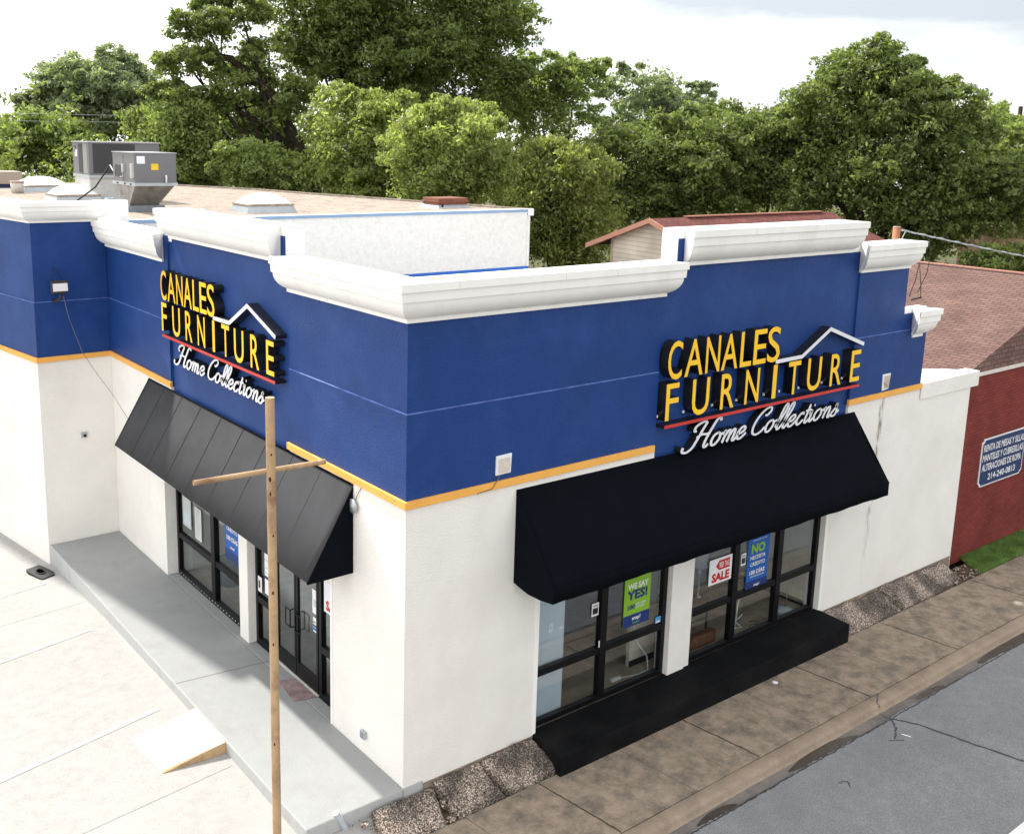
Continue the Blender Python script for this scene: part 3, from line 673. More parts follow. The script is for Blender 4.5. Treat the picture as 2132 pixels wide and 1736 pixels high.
def solid_poly(bm, pts, yf, yb):
    a = [bm.verts.new((p[0], yf, p[1])) for p in pts]; b_ = [bm.verts.new((p[0], yb, p[1])) for p in pts]; n = len(pts)
    f = bm.faces.new(a); f.material_index = 0; bm.faces.new(b_[::-1]).material_index = 1
    for i in range(n): bm.faces.new([a[(i+1) % n], a[i], b_[i], b_[(i+1) % n]]).material_index = 1
def crom(pts, n=7):
    P = [Vector(p) for p in pts]; P = [2*P[0]-P[1]]+P+[2*P[-1]-P[-2]]; o = []
    for i in range(1, len(P)-2):
        for s in range(n):
            t_ = s/n; o.append(.5*((2*P[i])+(-P[i-1]+P[i+1])*t_+(2*P[i-1]-5*P[i]+4*P[i+1]-P[i+2])*t_*t_+(-P[i-1]+3*P[i]-3*P[i+1]+P[i+2])*t_**3))
    o.append(P[-2]); return o
SCR = {
 'H': (2.0, [[(-.35, .35), (-.3, .0), (.05, -.12), (.4, .15), (.6, .8), (.78, 1.6), (.95, 2.15)], [(.95, 2.15), (.55, 2.2), (.15, 1.95), (.1, 1.6), (.3, 1.5)], [(2.05, 2.0), (1.95, 2.25), (1.7, 2.15), (1.5, 1.5), (1.32, .7), (1.3, .15), (1.45, .0), (1.65, .2)], [(.45, .95), (.8, 1.15), (1.2, 1.1), (1.5, 1.2)]], 1.75),
 'o': (.9, [[(.5, 1.0), (.2, .85), (.07, .45), (.2, .05), (.45, .02), (.68, .4), (.65, .8), (.45, 1.0)], [(.6, .85), (.75, .8), (.95, .9)]], .92),
 'm': (1.5, [[(.0, .7), (.12, 1.0), (.17, .6), (.12, .0)], [(.15, .5), (.35, .95), (.52, .9), (.55, .5), (.5, .0)], [(.54, .5), (.75, .95), (.92, .9), (.94, .45), (.92, .1), (1.05, .0), (1.25, .25)]], 1.22),
 'e': (.8, [[(.05, .42), (.4, .5), (.6, .75), (.45, 1.0), (.2, .85), (.07, .45), (.2, .05), (.45, .02), (.8, .4)]], .8),
 'C': (1.6, [[(.9, 1.6), (1.1, 1.55), (1.35, 1.9), (1.2, 2.2), (.8, 2.1), (.4, 1.6), (.18, .9), (.25, .25), (.6, .0), (1.0, .15), (1.25, .5)]], 1.3),
 'l': (.6, [[(.0, .25), (.35, .9), (.6, 1.7), (.58, 2.15), (.4, 2.1), (.27, 1.6), (.2, .8), (.2, .2), (.35, .0), (.6, .3)]], .56),
 'c': (.7, [[(.55, .8), (.5, 1.0), (.25, .9), (.07, .45), (.18, .05), (.4, .02), (.7, .35)]], .68),
 't': (.6, [[(.3, 1.65), (.24, .9), (.2, .2), (.34, .0), (.6, .3)], [(.0, 1.1), (.3, 1.12), (.55, 1.15)]], .55),
 'i': (.5, [[(.0, .7), (.15, 1.0), (.15, .5), (.15, .12), (.28, .0), (.5, .3)], [(.19, 1.42), (.26, 1.5)]], .46),
 'n': (.9, [[(.0, .7), (.12, 1.0), (.17, .6), (.12, .0)], [(.15, .5), (.38, .95), (.56, .9), (.58, .45), (.56, .1), (.7, .0), (.9, .3)]], .86),
 's': (.7, [[(.0, .3), (.3, .75), (.42, 1.1), (.3, .95), (.5, .5), (.45, .1), (.2, .0), (.05, .15)], [(.45, .2), (.75, .45)]], .7),
}
def script_word(word, u0, u1, z0, unit, depth, y0, th=.034):
    x = 0.; st = []
    for ch in word:
        w_, strokes, adv = SCR[ch]
        for s in strokes: st.append([(x+px+.30*py, py) for px, py in s])
        x += adv
    mn = min(p[0] for s in st for p in s); mxx = max(p[0] for s in st for p in s); k = (u1-u0)/(mxx-mn)
    bm = B()
    for j, s in enumerate(st):
        c = crom([(u0+(p[0]-mn)*k, z0+p[1]*unit) for p in s]); n = len(c); Lp, Rp = [], []
        for i, p in enumerate(c):
            d = (c[min(i+1, n-1)]-c[max(i-1, 0)]).normalized(); q = Vector((-d.y, d.x))
            wdt = th*(.72+.55*abs(d.y)**1.5)*(.75 if i in (0, n-1) else 1)
            Lp.append(p+q*wdt/2); Rp.append(p-q*wdt/2)
        yf = y0-depth-.0012*(j % 9)
        fa, fb = [[bm.verts.new((p.x, yy, p.y)) for p in Lp] for yy in (yf, y0)], [[bm.verts.new((p.x, yy, p.y)) for p in Rp] for yy in (yf, y0)]
        for i in range(n-1):
            bm.faces.new([fa[0][i], fb[0][i], fb[0][i+1], fa[0][i+1]]).material_index = 0
            bm.faces.new([fa[1][i+1], fa[0][i+1], fa[0][i], fa[1][i]][::-1]).material_index = 1
            bm.faces.new([fb[0][i], fb[1][i], fb[1][i+1], fb[0][i+1]]).material_index = 1
        bm.faces.new([fa[0][0], fa[1][0], fb[1][0], fb[0][0]]).material_index = 1; bm.faces.new([fa[0][-1], fb[0][-1], fb[1][-1], fa[1][-1]]).material_index = 1
    return bm
def shop_sign(label, origin, rot, su, sz, zr, tags):
    t = thing('shop_sign', label, 'sign', origin, 'channel letter signs with a white roof line')
    t.rotation_euler = (0, 0, rot)
    def child(o):
        o.parent = t; o.matrix_parent_inverse = Matrix.Identity(4); return o
    U = lambda u: u*su
    Zc = lambda z: (z-5.385)*sz+zr
    yb, dp = .05, .20
    rows = [('C', 0, .30, 6.135, 6.73), ('A', .36, .76, 6.145, 6.72), ('N', .82, 1.14, 6.145, 6.72), ('A', 1.18, 1.56, 6.145, 6.72), ('L', 1.62, 1.89, 6.145, 6.72), ('E', 1.94, 2.25, 6.145, 6.72), ('S', 2.28, 2.60, 6.135, 6.73),
            ('F', .0, .27, 5.505, 6.08), ('U', .57, .95, 5.495, 6.08), ('R', 1.22, 1.54, 5.505, 6.08), ('N', 1.80, 2.14, 5.505, 6.08), ('I', 2.48, 2.58, 5.505, 6.08), ('T', 2.88, 3.20, 5.505, 6.08), ('U', 3.40, 3.78, 5.495, 6.08), ('R', 4.05, 4.37, 5.505, 6.08), ('E', 4.64, 4.92, 5.505, 6.08)]
    for ch, a, b_, z0, z1 in rows:
        l = child(link('letter', glyph_mesh(ch, U(a), U(b_), Zc(z0), Zc(z1), dp, yb, off=.0 if ch == 'I' else .004), [SIGNYEL, SIGNBLK]))
        if tags and z0 < 6:
            bm = B(); box(bm, U(a)-.035, U(a)-.002, .0, .025, Zc(z0)+.03, Zc(z0)+.075); s_ = obj('junction_tag', bm, WPLAST); s_.parent = l; s_.matrix_parent_inverse = Matrix.Identity(4)
    bm = B(); solid_poly(bm, [(U(0), Zc(5.385)), (U(4.95), Zc(5.385)), (U(4.95), Zc(5.435)), (U(0), Zc(5.435))], yb-dp, yb); child(obj('underline', bm, [SIGNRED, SIGNBLK]))
    c = [(2.52, 6.13), (3.21, 6.14), (3.95, 6.545), (4.98, 6.17)]; w_ = .036
    pts = [Vector((U(a), Zc(b_))) for a, b_ in c]; up_, dn = [], []
    for i, p in enumerate(pts):
        d1 = (pts[max(i, 1)]-pts[max(i, 1)-1]).normalized(); d2 = (pts[min(i+1, 3)]-pts[min(i+1, 3)-1]).normalized(); q1, q2 = Vector((-d1.y, d1.x)), Vector((-d2.y, d2.x)); mv = q1+q2; mv = mv/mv.dot(q1)
        up_.append(p+mv*w_); dn.append(p-mv*w_)
    bm = B()
    for i in range(3): pass
    solid_poly(bm, [tuple(p) for p in dn]+[tuple(p) for p in up_[::-1]], yb-dp, yb); child(obj('roof_outline', bm, [SIGNWHT, SIGNBLK]))
    child(obj('script_word', script_word('Home', U(.47), U(1.96), Zc(4.925), .19*sz, .15, yb, .049*sz), [SIGNWHT, SIGNBLK], recalc=False))
    child(obj('script_word', script_word('Collections', U(2.12), U(4.46), Zc(4.925), .19*sz, .15, yb, .045*sz), [SIGNWHT, SIGNBLK], recalc=False))
    return t
s1 = shop_sign('larger yellow and white shop sign above the street awning', (5.06, 0, 0), 0, 1.152, 1.095, 4.71, True)
s2 = shop_sign('smaller yellow and white shop sign above the shop door awning', (0, 8.57, 0), -math.pi/2, 1.0, 1.0, 5.37, False)

# ---------------------------------------------------------------- posters and stickers
def text_obj(txt, x0, x1, z0, z1, mtl, place, off=.0, parent=None, name='lettering', lines=None, align='CENTER', fit=True):
    c = bpy.data.curves.new('t', 'FONT'); c.body = txt; c.offset = off; c.resolution_u = 2; c.align_x = align
    o = bpy.data.objects.new('t', c); me = bpy.data.meshes.new_from_object(o); bpy.data.objects.remove(o); bpy.data.curves.remove(c)
    n = len(me.vertices); a = np.empty(n*3, np.float32); me.vertices.foreach_get('co', a); a = a.reshape(-1, 3); lo, hi = a.min(0), a.max(0)
    x = x0+(a[:, 0]-lo[0])/(hi[0]-lo[0])*(x1-x0); z = z0+(a[:, 1]-lo[1])/(hi[1]-lo[1])*(z1-z0)
    b_ = np.array([place(float(p), float(q)) for p, q in zip(x, z)], np.float32); me.vertices.foreach_set('co', b_.reshape(-1)); me.materials.clear(); me.update(); me.name = name
    return link(name, me, mtl, parent)
PYEL = flat('poster_green', (.22, .42, .03), .5); PNAVY = flat('poster_navy', (.012, .035, .16), .5); PBLUE = flat('poster_blue', (.012, .10, .38), .5); PRED = flat('poster_red', (.50, .02, .02), .5)
INKW = flat('ink_white', (.75, .75, .75), .5)
def street_poster(label, x0, x1, z0, z1, y, base, parts, cat='poster', name='poster', shear=0.):
    t = thing(name, label, cat, ((x0+x1)/2, y, z0))
    bm = B(); box(bm, x0, x1, y, y+.004, z0, z1); obj('sheet', bm, base, t)
    k = 0
    for p in parts:
        k += 1; yy = y-.0015*(k)
        pl = lambda a, b_, yy=yy: (x0+a*(x1-x0), yy, z0+b_*(z1-z0))
        if p[0] == 'r':
            bm = B(); quad(bm, pl(p[1], p[3]), pl(p[2], p[3]), pl(p[2], p[4]), pl(p[1], p[4])); obj('panel', bm, p[5], t, recalc=False)
        elif p[0] == 'p':
            bm = B(); quad(bm, *[pl(*q) for q in p[1]]) if len(p[1]) == 4 else bm.faces.new([bm.verts.new(pl(*q)) for q in p[1]]); obj('panel', bm, p[2], t, recalc=False)
        else: text_obj(p[1], p[2], p[3], p[4], p[5], p[6], pl, off=p[7] if len(p) > 7 else .02, parent=t)
    return t
yg = .135
street_poster('green and navy WE SAY YES poster in the left street window', 4.63, 5.28, 1.13, 2.06, yg, PYEL,
    [('r', 0, 1, 0, .235, PNAVY), ('t', 'WE SAY', .12, .90, .74, .86, INKW, .03), ('t', 'YES!', .10, .88, .53, .72, PNAVY, .04), ('t', '100', .14, .42, .34, .44, PNAVY, .03), ('t', 'DAY CASH', .44, .82, .40, .45, INKW, .01), ('t', 'OPTION*', .44, .78, .34, .385, INKW, .01), ('t', 'snap!', .32, .64, .10, .20, INKW, .02), ('t', 'finance', .34, .6, .05, .09, PYEL, .01)])
street_poster('white RED TAG SALE sign with a red price tag', 6.85, 7.50, 1.35, 1.85, yg-.01, PAPER,
    [('p', [(.28, .70), (.42, .90), (.90, .90), (.90, .52), (.42, .52)], PRED), ('t', 'RED TAG', .44, .87, .60, .82, INKW, .015), ('t', 'SALE', .12, .90, .08, .44, PRED, .05)])
street_poster('blue NO NECESITA CREDITO poster behind the right street window', 7.98, 8.64, .90, 2.02, yg, PBLUE,
    [('r', 0, 1, 0, .20, PNAVY), ('t', '¡FINANCIAMIENTO FACIL!', .2, .85, .925, .95, INKW), ('t', 'NO', .16, .80, .70, .88, PYEL, .05), ('t', 'NECESITA', .13, .83, .595, .665, INKW, .02), ('t', 'CRÉDITO', .13, .83, .475, .56, INKW, .02), ('t', '100 DÍAS', .13, .83, .32, .42, INKW, .03), ('t', 'OPCION DE PAGO', .16, .84, .27, .295, INKW), ('t', 'snap!', .36, .62, .08, .15, INKW, .02)])
for (a, b_, c_, d_, lb, col) in ((3.86, 4.02, 1.57, 1.80, 'small white notice on the left street window near the mullion', INKW), (7.79, 7.93, 1.52, 1.76, 'small black and white notice beside the blue poster', INKW)):
    street_poster(lb, a, b_, c_, d_, yg, col, [('r', .12, .88, .15, .62, SIGNBLK), ('t', 'HOURS', .15, .85, .72, .88, SIGNBLK)], 'notice', 'window_notice')
street_poster('small blue and white sticker low on the left street window mullion', 4.03, 4.055+.1, .98, 1.10, yg-.03, INKW, [('r', .45, .95, .3, .9, PBLUE)], 'sticker', 'window_sticker')
street_poster('small light blue sticker right of the green poster', 5.46, 5.60, 1.0, 1.12, yg, flat('sky_blue', (.08, .30, .60)), [('r', .1, .8, .1, .35, INKW)], 'sticker', 'window_sticker')
street_poster('tiny square white label on the grey window panel', 2.98, 3.07, 1.50, 1.65, .225, INKW, [('r', .25, .75, .25, .75, PANELG)], 'label', 'paper_label')
street_poster('narrow white tape strip on the grey window panel edge', 3.22, 3.31, 1.50, 1.535, .225, INKW, [], 'label', 'paper_label')
def side_poster(label, y0, y1, z0, z1, x, base, parts, cat='poster', name='poster'):  # y0 > y1 : reading direction goes towards -y
    t = thing(name, label, cat, (x, (y0+y1)/2, z0)); bm = B(); box(bm, x, x+.004, y1, y0, z0, z1); obj('sheet', bm, base, t); k = 0
    for p in parts:
        k += 1; pl = lambda a, b_, xx=x-.0015*k: (xx, y0+a*(y1-y0), z0+b_*(z1-z0))
        if p[0] == 'r': bm = B(); quad(bm, pl(p[1], p[3]), pl(p[2], p[3]), pl(p[2], p[4]), pl(p[1], p[4])); obj('panel', bm, p[5], t, recalc=False)
        else: text_obj(p[1], p[2], p[3], p[4], p[5], p[6], pl, off=p[7] if len(p) > 7 else .02, parent=t)
    return t
xg = .262
side_poster('blue credit poster in the window beside the shop doors', 6.70, 6.02, 1.22, 2.30, xg, PBLUE, [('r', 0, 1, 0, .18, PNAVY), ('t', 'NECESITA', .13, .83, .67, .73, INKW, .02), ('t', 'CRÉDITO', .12, .85, .55, .64, INKW, .02), ('t', '100 DÍAS', .12, .85, .37, .48, INKW, .03), ('t', 'snap!', .36, .64, .22, .29, INKW, .02)])
side_poster('white papers taped up in the far end of the side window', 8.86, 8.42, 1.20, 1.85, xg, flat('old_paper', (.42, .46, .44)), [('r', .1, .9, .1, .5, PANELG)], 'notice', 'window_notice')
side_poster('speckled flyer hanging next to the papers in the side window', 8.22, 7.88, 1.10, 1.80, xg, flat('speckled_paper', (.5, .52, .5)), [('r', .1+.12*(k % 2), .3+.12*(k % 5), .08+.1*k, .13+.1*k, PANELG) for k in range(9)], 'notice', 'window_notice')
side_poster('white sticker with a black mark left of the shop doors', 5.40-.12, 5.10-.02, 1.06, 1.36, xg-.015, INKW, [('r', .35, .7, .25, .75, SIGNBLK)], 'sticker', 'window_sticker')
side_poster('stack of white notices in the left sidelight of the doors', 4.98, 4.68, 1.10, 1.95, xg, PAPER, [('r', .0, 1, .35, .42, PNAVY), ('r', .1, .8, .48, .50, PANELG), ('r', .1, .8, .60, .62, PANELG), ('r', .1, .8, .78, .80, PANELG)], 'notice', 'window_notice')
side_poster('white notice taped on the right shop door', 3.16, 2.94+.06, 1.45, 1.88, .25, PAPER, [('r', .3, .8, .3, .6, PANELG)], 'notice', 'window_notice')
side_poster('small printed cards under the notice on the right shop door', 3.14, 3.0, 1.12, 1.38, .25, PAPER, [('r', .0, 1, .1, .3, PBLUE), ('r', .0, 1, .35, .5, PNAVY), ('r', .1, .6, .6, .75, PYEL)], 'notice', 'window_notice')
side_poster('white sale sign with a red S in the right sidelight', 2.78, 2.16, 1.62, 2.18, xg, PAPER, [('t', 'SALE', .10, .9, .08, .40, PRED, .05)], 'poster', 'poster')

# ---------------------------------------------------------------- fittings on the walls
t = thing('wall_light_box', 'square white light housing on the blue wall left of the street sign', 'wall light', (1.72, 0, 4.5))
bm = B(); hexa(bm, [(1.575, -.03, 4.505), (1.86, -.03, 4.51), (1.86, .0, 4.51), (1.575, 0, 4.505), (1.58, -.03, 4.80), (1.875, -.03, 4.81), (1.875, 0, 4.81), (1.58, 0, 4.80)]); obj('back_plate', bm, WPLAST, t, bevel=.012)
bm = B(); box(bm, 1.62, 1.82, -.05, -.031, 4.55, 4.76); obj('cover', bm, mat('cream_plastic', (.62, .55, .50), .5, .1, 8), t, bevel=.006)
bm = B(); tube(bm, [(1.63, -.04, 4.51), (1.60, -.05, 4.45), (1.56, -.045, 4.41), (1.50, -.045, 4.33), (1.30, -.04, 4.31), (1.22, -.037, 4.30)], .007, 5); obj('wire', bm, flat('brown_wire', (.16, .11, .06)), t)
t = thing('wall_light_box', 'small cream light housing on the blue wall right of the street sign', 'wall light', (11.99, 0, 4.46))
bm = B(); hexa(bm, [(11.85, -.03, 4.45), (12.08, -.03, 4.47), (12.08, .0, 4.47), (11.85, 0, 4.45), (11.83, -.03, 4.80), (12.12, -.03, 4.80), (12.12, 0, 4.80), (11.83, 0, 4.80)]); obj('back_plate', bm, WPLAST, t, bevel=.012)
bm = B(); box(bm, 11.89, 12.07, -.04, -.031, 4.50, 4.76); obj('cover', bm, mat('cream_plastic_old', (.48, .42, .33), .5, .1, 8), t)
bm = B(); tube(bm, [(11.86, -.045, 4.62), (11.98, -.05, 4.55), (12.06, -.045, 4.52)], .006, 5); obj('wire', bm, flat('grey_wire', (.12, .12, .12)), t)
# rust streak below it is a real stain on the wall: its own thin film
st = mat('rust_stain', (.19, .13, .085), .9, .3, 3); nt_ = st.node_tree; bs = nt_.nodes['Principled BSDF']; tc = N(nt_, 'ShaderNodeTexCoord'); n1 = N(nt_, 'ShaderNodeTexNoise'); n1.inputs['Scale'].default_value = 9; n1.inputs['Detail'].default_value = 6
mp = N(nt_, 'ShaderNodeMapping'); mp.inputs['Scale'].default_value = (1.6, 1, .35); nt_.links.new(tc.outputs['Object'], mp.inputs[0]); nt_.links.new(mp.outputs[0], n1.inputs['Vector'])
uvm = N(nt_, 'ShaderNodeSeparateXYZ'); nt_.links.new(tc.outputs['UV'], uvm.inputs[0])
def M_(op, a, b_=None, v=None):
    x_ = N(nt_, 'ShaderNodeMath', operation=op); x_.use_clamp = (op == 'MULTIPLY')
    nt_.links.new(a, x_.inputs[0])
    if b_ is not None: nt_.links.new(b_, x_.inputs[1])
    elif v is not None: x_.inputs[1].default_value = v
    return x_.outputs[0]
ed = M_('ABSOLUTE', M_('SUBTRACT', uvm.outputs[0], v=.5)); ed = M_('MULTIPLY', M_('SUBTRACT', M_('MULTIPLY', ed, v=-1.0) if False else ed, v=.5), v=-2.0)
al = M_('MULTIPLY', ed, M_('MULTIPLY', M_('SUBTRACT', n1.outputs[0], v=.40), v=4.0)); al = M_('MULTIPLY', al, uvm.outputs[1]); nt_.links.new(al, bs.inputs['Alpha'])
bm = B()
f = quad(bm, (11.70, -.0015, 0.1), (11.92, -.0015, .1), (12.06, -.0015, 4.29), (11.84, -.0015, 4.29)); uvq(bm, f, [(0, 0.02), (1, .02), (1, .95), (0, .95)])
obj('rust_stain', bm, st, store)
# floodlight on the wing return wall
t = thing('floodlight', 'small bronze floodlight on a curved arm on the dark blue side wall', 'floodlight', (-1.15, Y2, 5.7))
BRZ = flat('bronze', (.05, .035, .025), .45)
bm = B(); hexa(bm, [(-1.33, 11.90, 5.88), (-.98, 11.90, 5.88), (-.98, 12.06, 5.90), (-1.33, 12.06, 5.90), (-1.33, 11.92, 6.12), (-.98, 11.92, 6.12), (-.98, 12.04, 6.16), (-1.33, 12.04, 6.16)]); obj('housing', bm, BRZ, t, bevel=.012)
bm = B(); hexa(bm, [(-1.31, 11.885, 5.93), (-1.0, 11.885, 5.93), (-1.0, 11.898, 5.93), (-1.31, 11.898, 5.93), (-1.31, 11.90, 6.10), (-1.0, 11.90, 6.10), (-1.0, 11.915, 6.10), (-1.31, 11.915, 6.10)]); obj('lens', bm, mat('lens', (.8, .8, .82), .08, .02, 3, spec=.8), t)
bm = B(); tube(bm, [(-1.13, 11.98, 5.89), (-1.13, 12.0, 5.78), (-1.16, 12.08, 5.70), (-1.2, 12.18, 5.67), (-1.22, Y2, 5.68)], .028, 8); obj('arm', bm, BRZ, t)
bm = B(); tube(bm, [(-1.28, 12.03, 6.15), (-1.27, 12.1, 6.33), (-1.2, 12.2, 6.42), (-1.12, 12.24, 6.36), (-1.05, 12.1, 6.15)], .006, 5); obj('wire', bm, flat('black_wire', (.02, .02, .02)), t)
bm = B(); tube(bm, [(-1.07, 12.02, 5.80), (-.92, 12.2, 5.25), (-.66, 12.235, 4.46), (-.40, 12.1, 3.95), (-.20, 11.6, 3.5), (-.10, 10.9, 3.04)], .006, 5); tag(obj('cable', bm, flat('thin_grey_cable', (.22, .22, .25))), 'thin grey cable hanging from the floodlight down to the ribbed awning', 'cable')
t = thing('junction_box', 'small grey electrical box on the white return wall', 'electrical box', (-.70, Y2, 2.5)); bm = B(); box(bm, -.77, -.64, Y2-.05, Y2, 2.44, 2.57); obj('box', bm, GALV, t, bevel=.005)
bm = B(); lathe(bm, [(.001, -.0), (.035, 0), (.035, .015), (.001, .015)], n=12); bmesh.ops.transform(bm, matrix=Matrix.Translation((-.70, Y2-.052, 2.49))@Matrix.Rotation(R(90), 4, 'X'), verts=bm.verts); obj('cap', bm, RUBBER, t)
t = thing('alarm_bell', 'round grey alarm bell beside the ribbed awning on the white wall', 'bell', (0, 1.36, 3.97)); bm = B(); lathe(bm, [(.001, 0), (.03, .0), (.055, .02), (.105, .035), (.11, .06), (.001, .075)], n=20); bmesh.ops.transform(bm, matrix=Matrix.Translation((0, 1.34, 3.96))@Matrix.Rotation(R(-90), 4, 'Y'), verts=bm.verts); obj('gong', bm, GALV, t)
bm = B(); tube(bm, [(-.02, 1.31, 4.06), (-.02, 1.22, 4.2), (-.01, 1.16, 4.29)], .006, 5); obj('wire', bm, flat('bell_wire', (.2, .2, .2)), t)
t = thing('outlet_box', 'grey outdoor socket box low on the white corner wall', 'socket', (0, 1.07, .3)); bm = B(); box(bm, -.06, 0, 1.0, 1.12, .28, .40); obj('box', bm, GALV, t, bevel=.006); bm = B(); box(bm, -.066, -.061, 1.02, 1.05, .29, .39); box(bm, -.066, -.061, 1.07, 1.10, .29, .39); obj('cover', bm, flat('socket_cover', (.25, .28, .32)), t)
bm = B(); tube(bm, [(-.9, .02, 0), (-.9, .02, 0)], .01) if False else None; bm.free()

# ---------------------------------------------------------------- ground objects
t = thing('steel_post', 'tall rusty tan pipe with a crossbar standing on the sidewalk', 'pole', (-2.886, -1.725, -.42))
bm = B(); pts = [(-2.886, -1.725, z) for z in (-.45, 1.5, 3.5, 5.5, 6.655)]; tube(bm, pts, .049, 18, cap=False)
tube(bm, [(-2.886, -1.725, 6.655), (-2.886, -1.725, 6.45)], .042, 18, cap=False); lathe(bm, [(.042, 0), (.049, .001)], c=(-2.886, -1.725, 6.655), n=18)
obj('pipe', bm, POLEM, t)
bm = B(); 
for z, r0 in ((1.15, .0515), (.62, .051), (.05, .052)): lathe(bm, [(r0-.001, -.02), (r0, -.018), (r0, .018), (r0-.001, .02)], c=(-2.886, -1.725, z), n=18)
obj('paint_ring', bm, mat('flaked_paint', (.42, .34, .27), .7, .4, 20), t)
bm = B()
for z, a in ((6.05, .3), (5.78, 1.2), (5.62, .6), (5.15, .2), (4.5, .7), (3.9, .4), (2.7, .5)):
    d_ = Vector((-.43+.25*math.sin(a*9), -.9, 0)).normalized(); c0 = Vector((-2.886, -1.725, z))+d_*.0475
    r_ = bmesh.ops.create_icosphere(bm, subdivisions=2, radius=.009*(1+a), matrix=Matrix.Translation(c0)@Matrix.Diagonal((1, .35, 1.5, 1)))
obj('rust_spot', bm, flat('rust', (.07, .02, .01), .9), t)
bm = B(); A_, B_ = Vector((-3.70, -1.62, 5.85)), Vector((-2.24, -1.73, 5.85))
mid_ = Vector((-2.886, -1.725, 5.85)); A_ = mid_+(Vector((-3.704, -1.627, 5.85))-mid_); 
tube(bm, [A_, B_], .029, 12, cap=False); tube(bm, [A_, A_+Vector((.1, 0, 0))], .024, 12, cap=True); tube(bm, [B_-Vector((.1, 0, 0)), B_], .0285, 12); obj('crossbar', bm, POLEM, t)
t = thing('sign_base', 'black rubber sign base lying on the pale concrete by the walkway', 'rubber base', (-1.97, 11.8, -.46))
bm = B(); c = [(-2.24, 12.10), (-2.06, 11.37), (-1.68, 11.52), (-1.88, 12.22)]; n = 20; cc = Vector((-1.965, 11.8)); hole = [(cc.x+.075*math.cos(a*2*math.pi/n), cc.y+.14*math.sin(a*2*math.pi/n)) for a in range(n)]
zt, zb = -.40, -.475; ring = []
for k in range(n):
    a = hole[k]; d_ = Vector(a)-cc; best = None
    for i in range(4):
        p, q = Vector(c[i]), Vector(c[(i+1) % 4]); e = q-p; den = d_.x*e.y-d_.y*e.x
        if abs(den) < 1e-9: continue
        tt = ((p.x-cc.x)*e.y-(p.y-cc.y)*e.x)/den; uu = ((p.x-cc.x)*d_.y-(p.y-cc.y)*d_.x)/den
        if tt > 0 and -1e-6 <= uu <= 1.000001: best = cc+d_*tt
    ring.append(best)
vt = [[bm.verts.new((p[0], p[1], z)) for p in L_] for L_, z in ((hole, zt), (ring, zt), (ring, zb), (hole, zb))]
for a, b_ in ((0, 1), (1, 2), (2, 3), (3, 0)):
    for k in range(n): bm.faces.new([vt[a][k], vt[b_][k], vt[b_][(k+1) % n], vt[a][(k+1) % n]])
obj('slab', bm, RUBBER, t)
bm = B(); lathe(bm, [(.10, 0), (.10, .02), (.085, .022), (.085, 0)], c=(cc.x, cc.y, zt+.001), n=20); bmesh.ops.scale(bm, vec=(1, 1.7, 1), space=Matrix.Translation((-cc.x, -cc.y, 0)), verts=bm.verts); obj('collar', bm, RUBBER, t)
t = thing('concrete_ramp', 'small white concrete ramp from the lot up to the walkway', 'ramp', (-2.1, 3.2, -.2))
bm = B(); hexa(bm, [(-2.62, 2.66, -.205), (-1.605, 2.60, -.205), (-1.605, 3.86, -.205), (-2.66, 3.88, -.205), (-2.60, 2.72, -.192), (-1.605, 2.62, -.02), (-1.605, 3.82, -.02), (-2.63, 3.84, -.192)])
o = obj('ramp', bm, [RAMPW, RAMPSIDE], t); 
for p in o.data.polygons: p.material_index = 0 if p.normal.z > .5 else 1
bm = B(); prism(bm, [(-.20, 3.02), (.19, 2.93), (.19, 3.68), (-.10, 3.78)], .001, .012); tag(obj('doormat', bm, mat('worn_red_mat', (.27, .20, .19), .95, .25, 6, .4, 90, stain=(.13, .08, .08), stscale=2, stamt=.5)), 'flat faded red doormat in front of the shop doors', 'doormat')
t = thing('bollard_stub', 'leaning grey painted pipe stub at the walkway corner', 'pipe stub', (-.95, -.02, -.42)); bm = B(); tube(bm, [(-.90, -.10, -.5), (-.99, -.03, -.22), (-1.10, .03, .02)], .048, 14); obj('pipe', bm, mat('stub_paint', (.36, .39, .41), .7, .15, 8), t); bm = B(); tube(bm, [(-1.10, .03, .021), (-1.108, .035, .04)], .050, 14); obj('cap', bm, WPLAST, t)
bm = B(); hexa(bm, [(-.72, -.18, -.40), (-.60, -.14, -.40), (-.64, -.04, -.40), (-.76, -.08, -.40), (-.72, -.17, -.33), (-.61, -.13, -.32), (-.65, -.05, -.33), (-.75, -.08, -.33)]); tag(obj('brick', bm, mat('loose_brick', (.45, .16, .10), .9, .1, 8), bevel=.008), 'orange brick fragment lying by the pipe stub', 'brick')
bm = B(); lathe(bm, [(.001, 0), (.06, 0), (.065, .01), (.055, .02), (.001, .025)], c=(0, 0, 0), n=16); bmesh.ops.transform(bm, matrix=Matrix.Translation((-.80, -.13, -.345))@Matrix.Rotation(R(25), 4, 'X'), verts=bm.verts); tag(obj('plastic_cup_lid', bm, WPLAST), 'white cup lid lying between pipe stub and brick', 'lid')
bm = B(); lathe(bm, [(.001, 0), (.055, 0), (.058, .006), (.045, .012), (.001, .010)], c=(7.74, -.86, -.414), n=18); tag(obj('plastic_cup_lid', bm, WPLAST), 'round white lid lying on the sidewalk before the black step', 'lid')
bm = B(); hexa(bm, [(8.40, -.70, -.412), (8.52, -.69, -.412), (8.50, -.65, -.412), (8.42, -.66, -.412), (8.41, -.70, -.40), (8.5, -.69, -.395), (8.5, -.655, -.40), (8.43, -.66, -.395)]); tag(obj('candy_wrapper', bm, flat('green_foil', (.12, .50, .12))), 'crumpled green wrapper on the sidewalk at the step', 'litter')
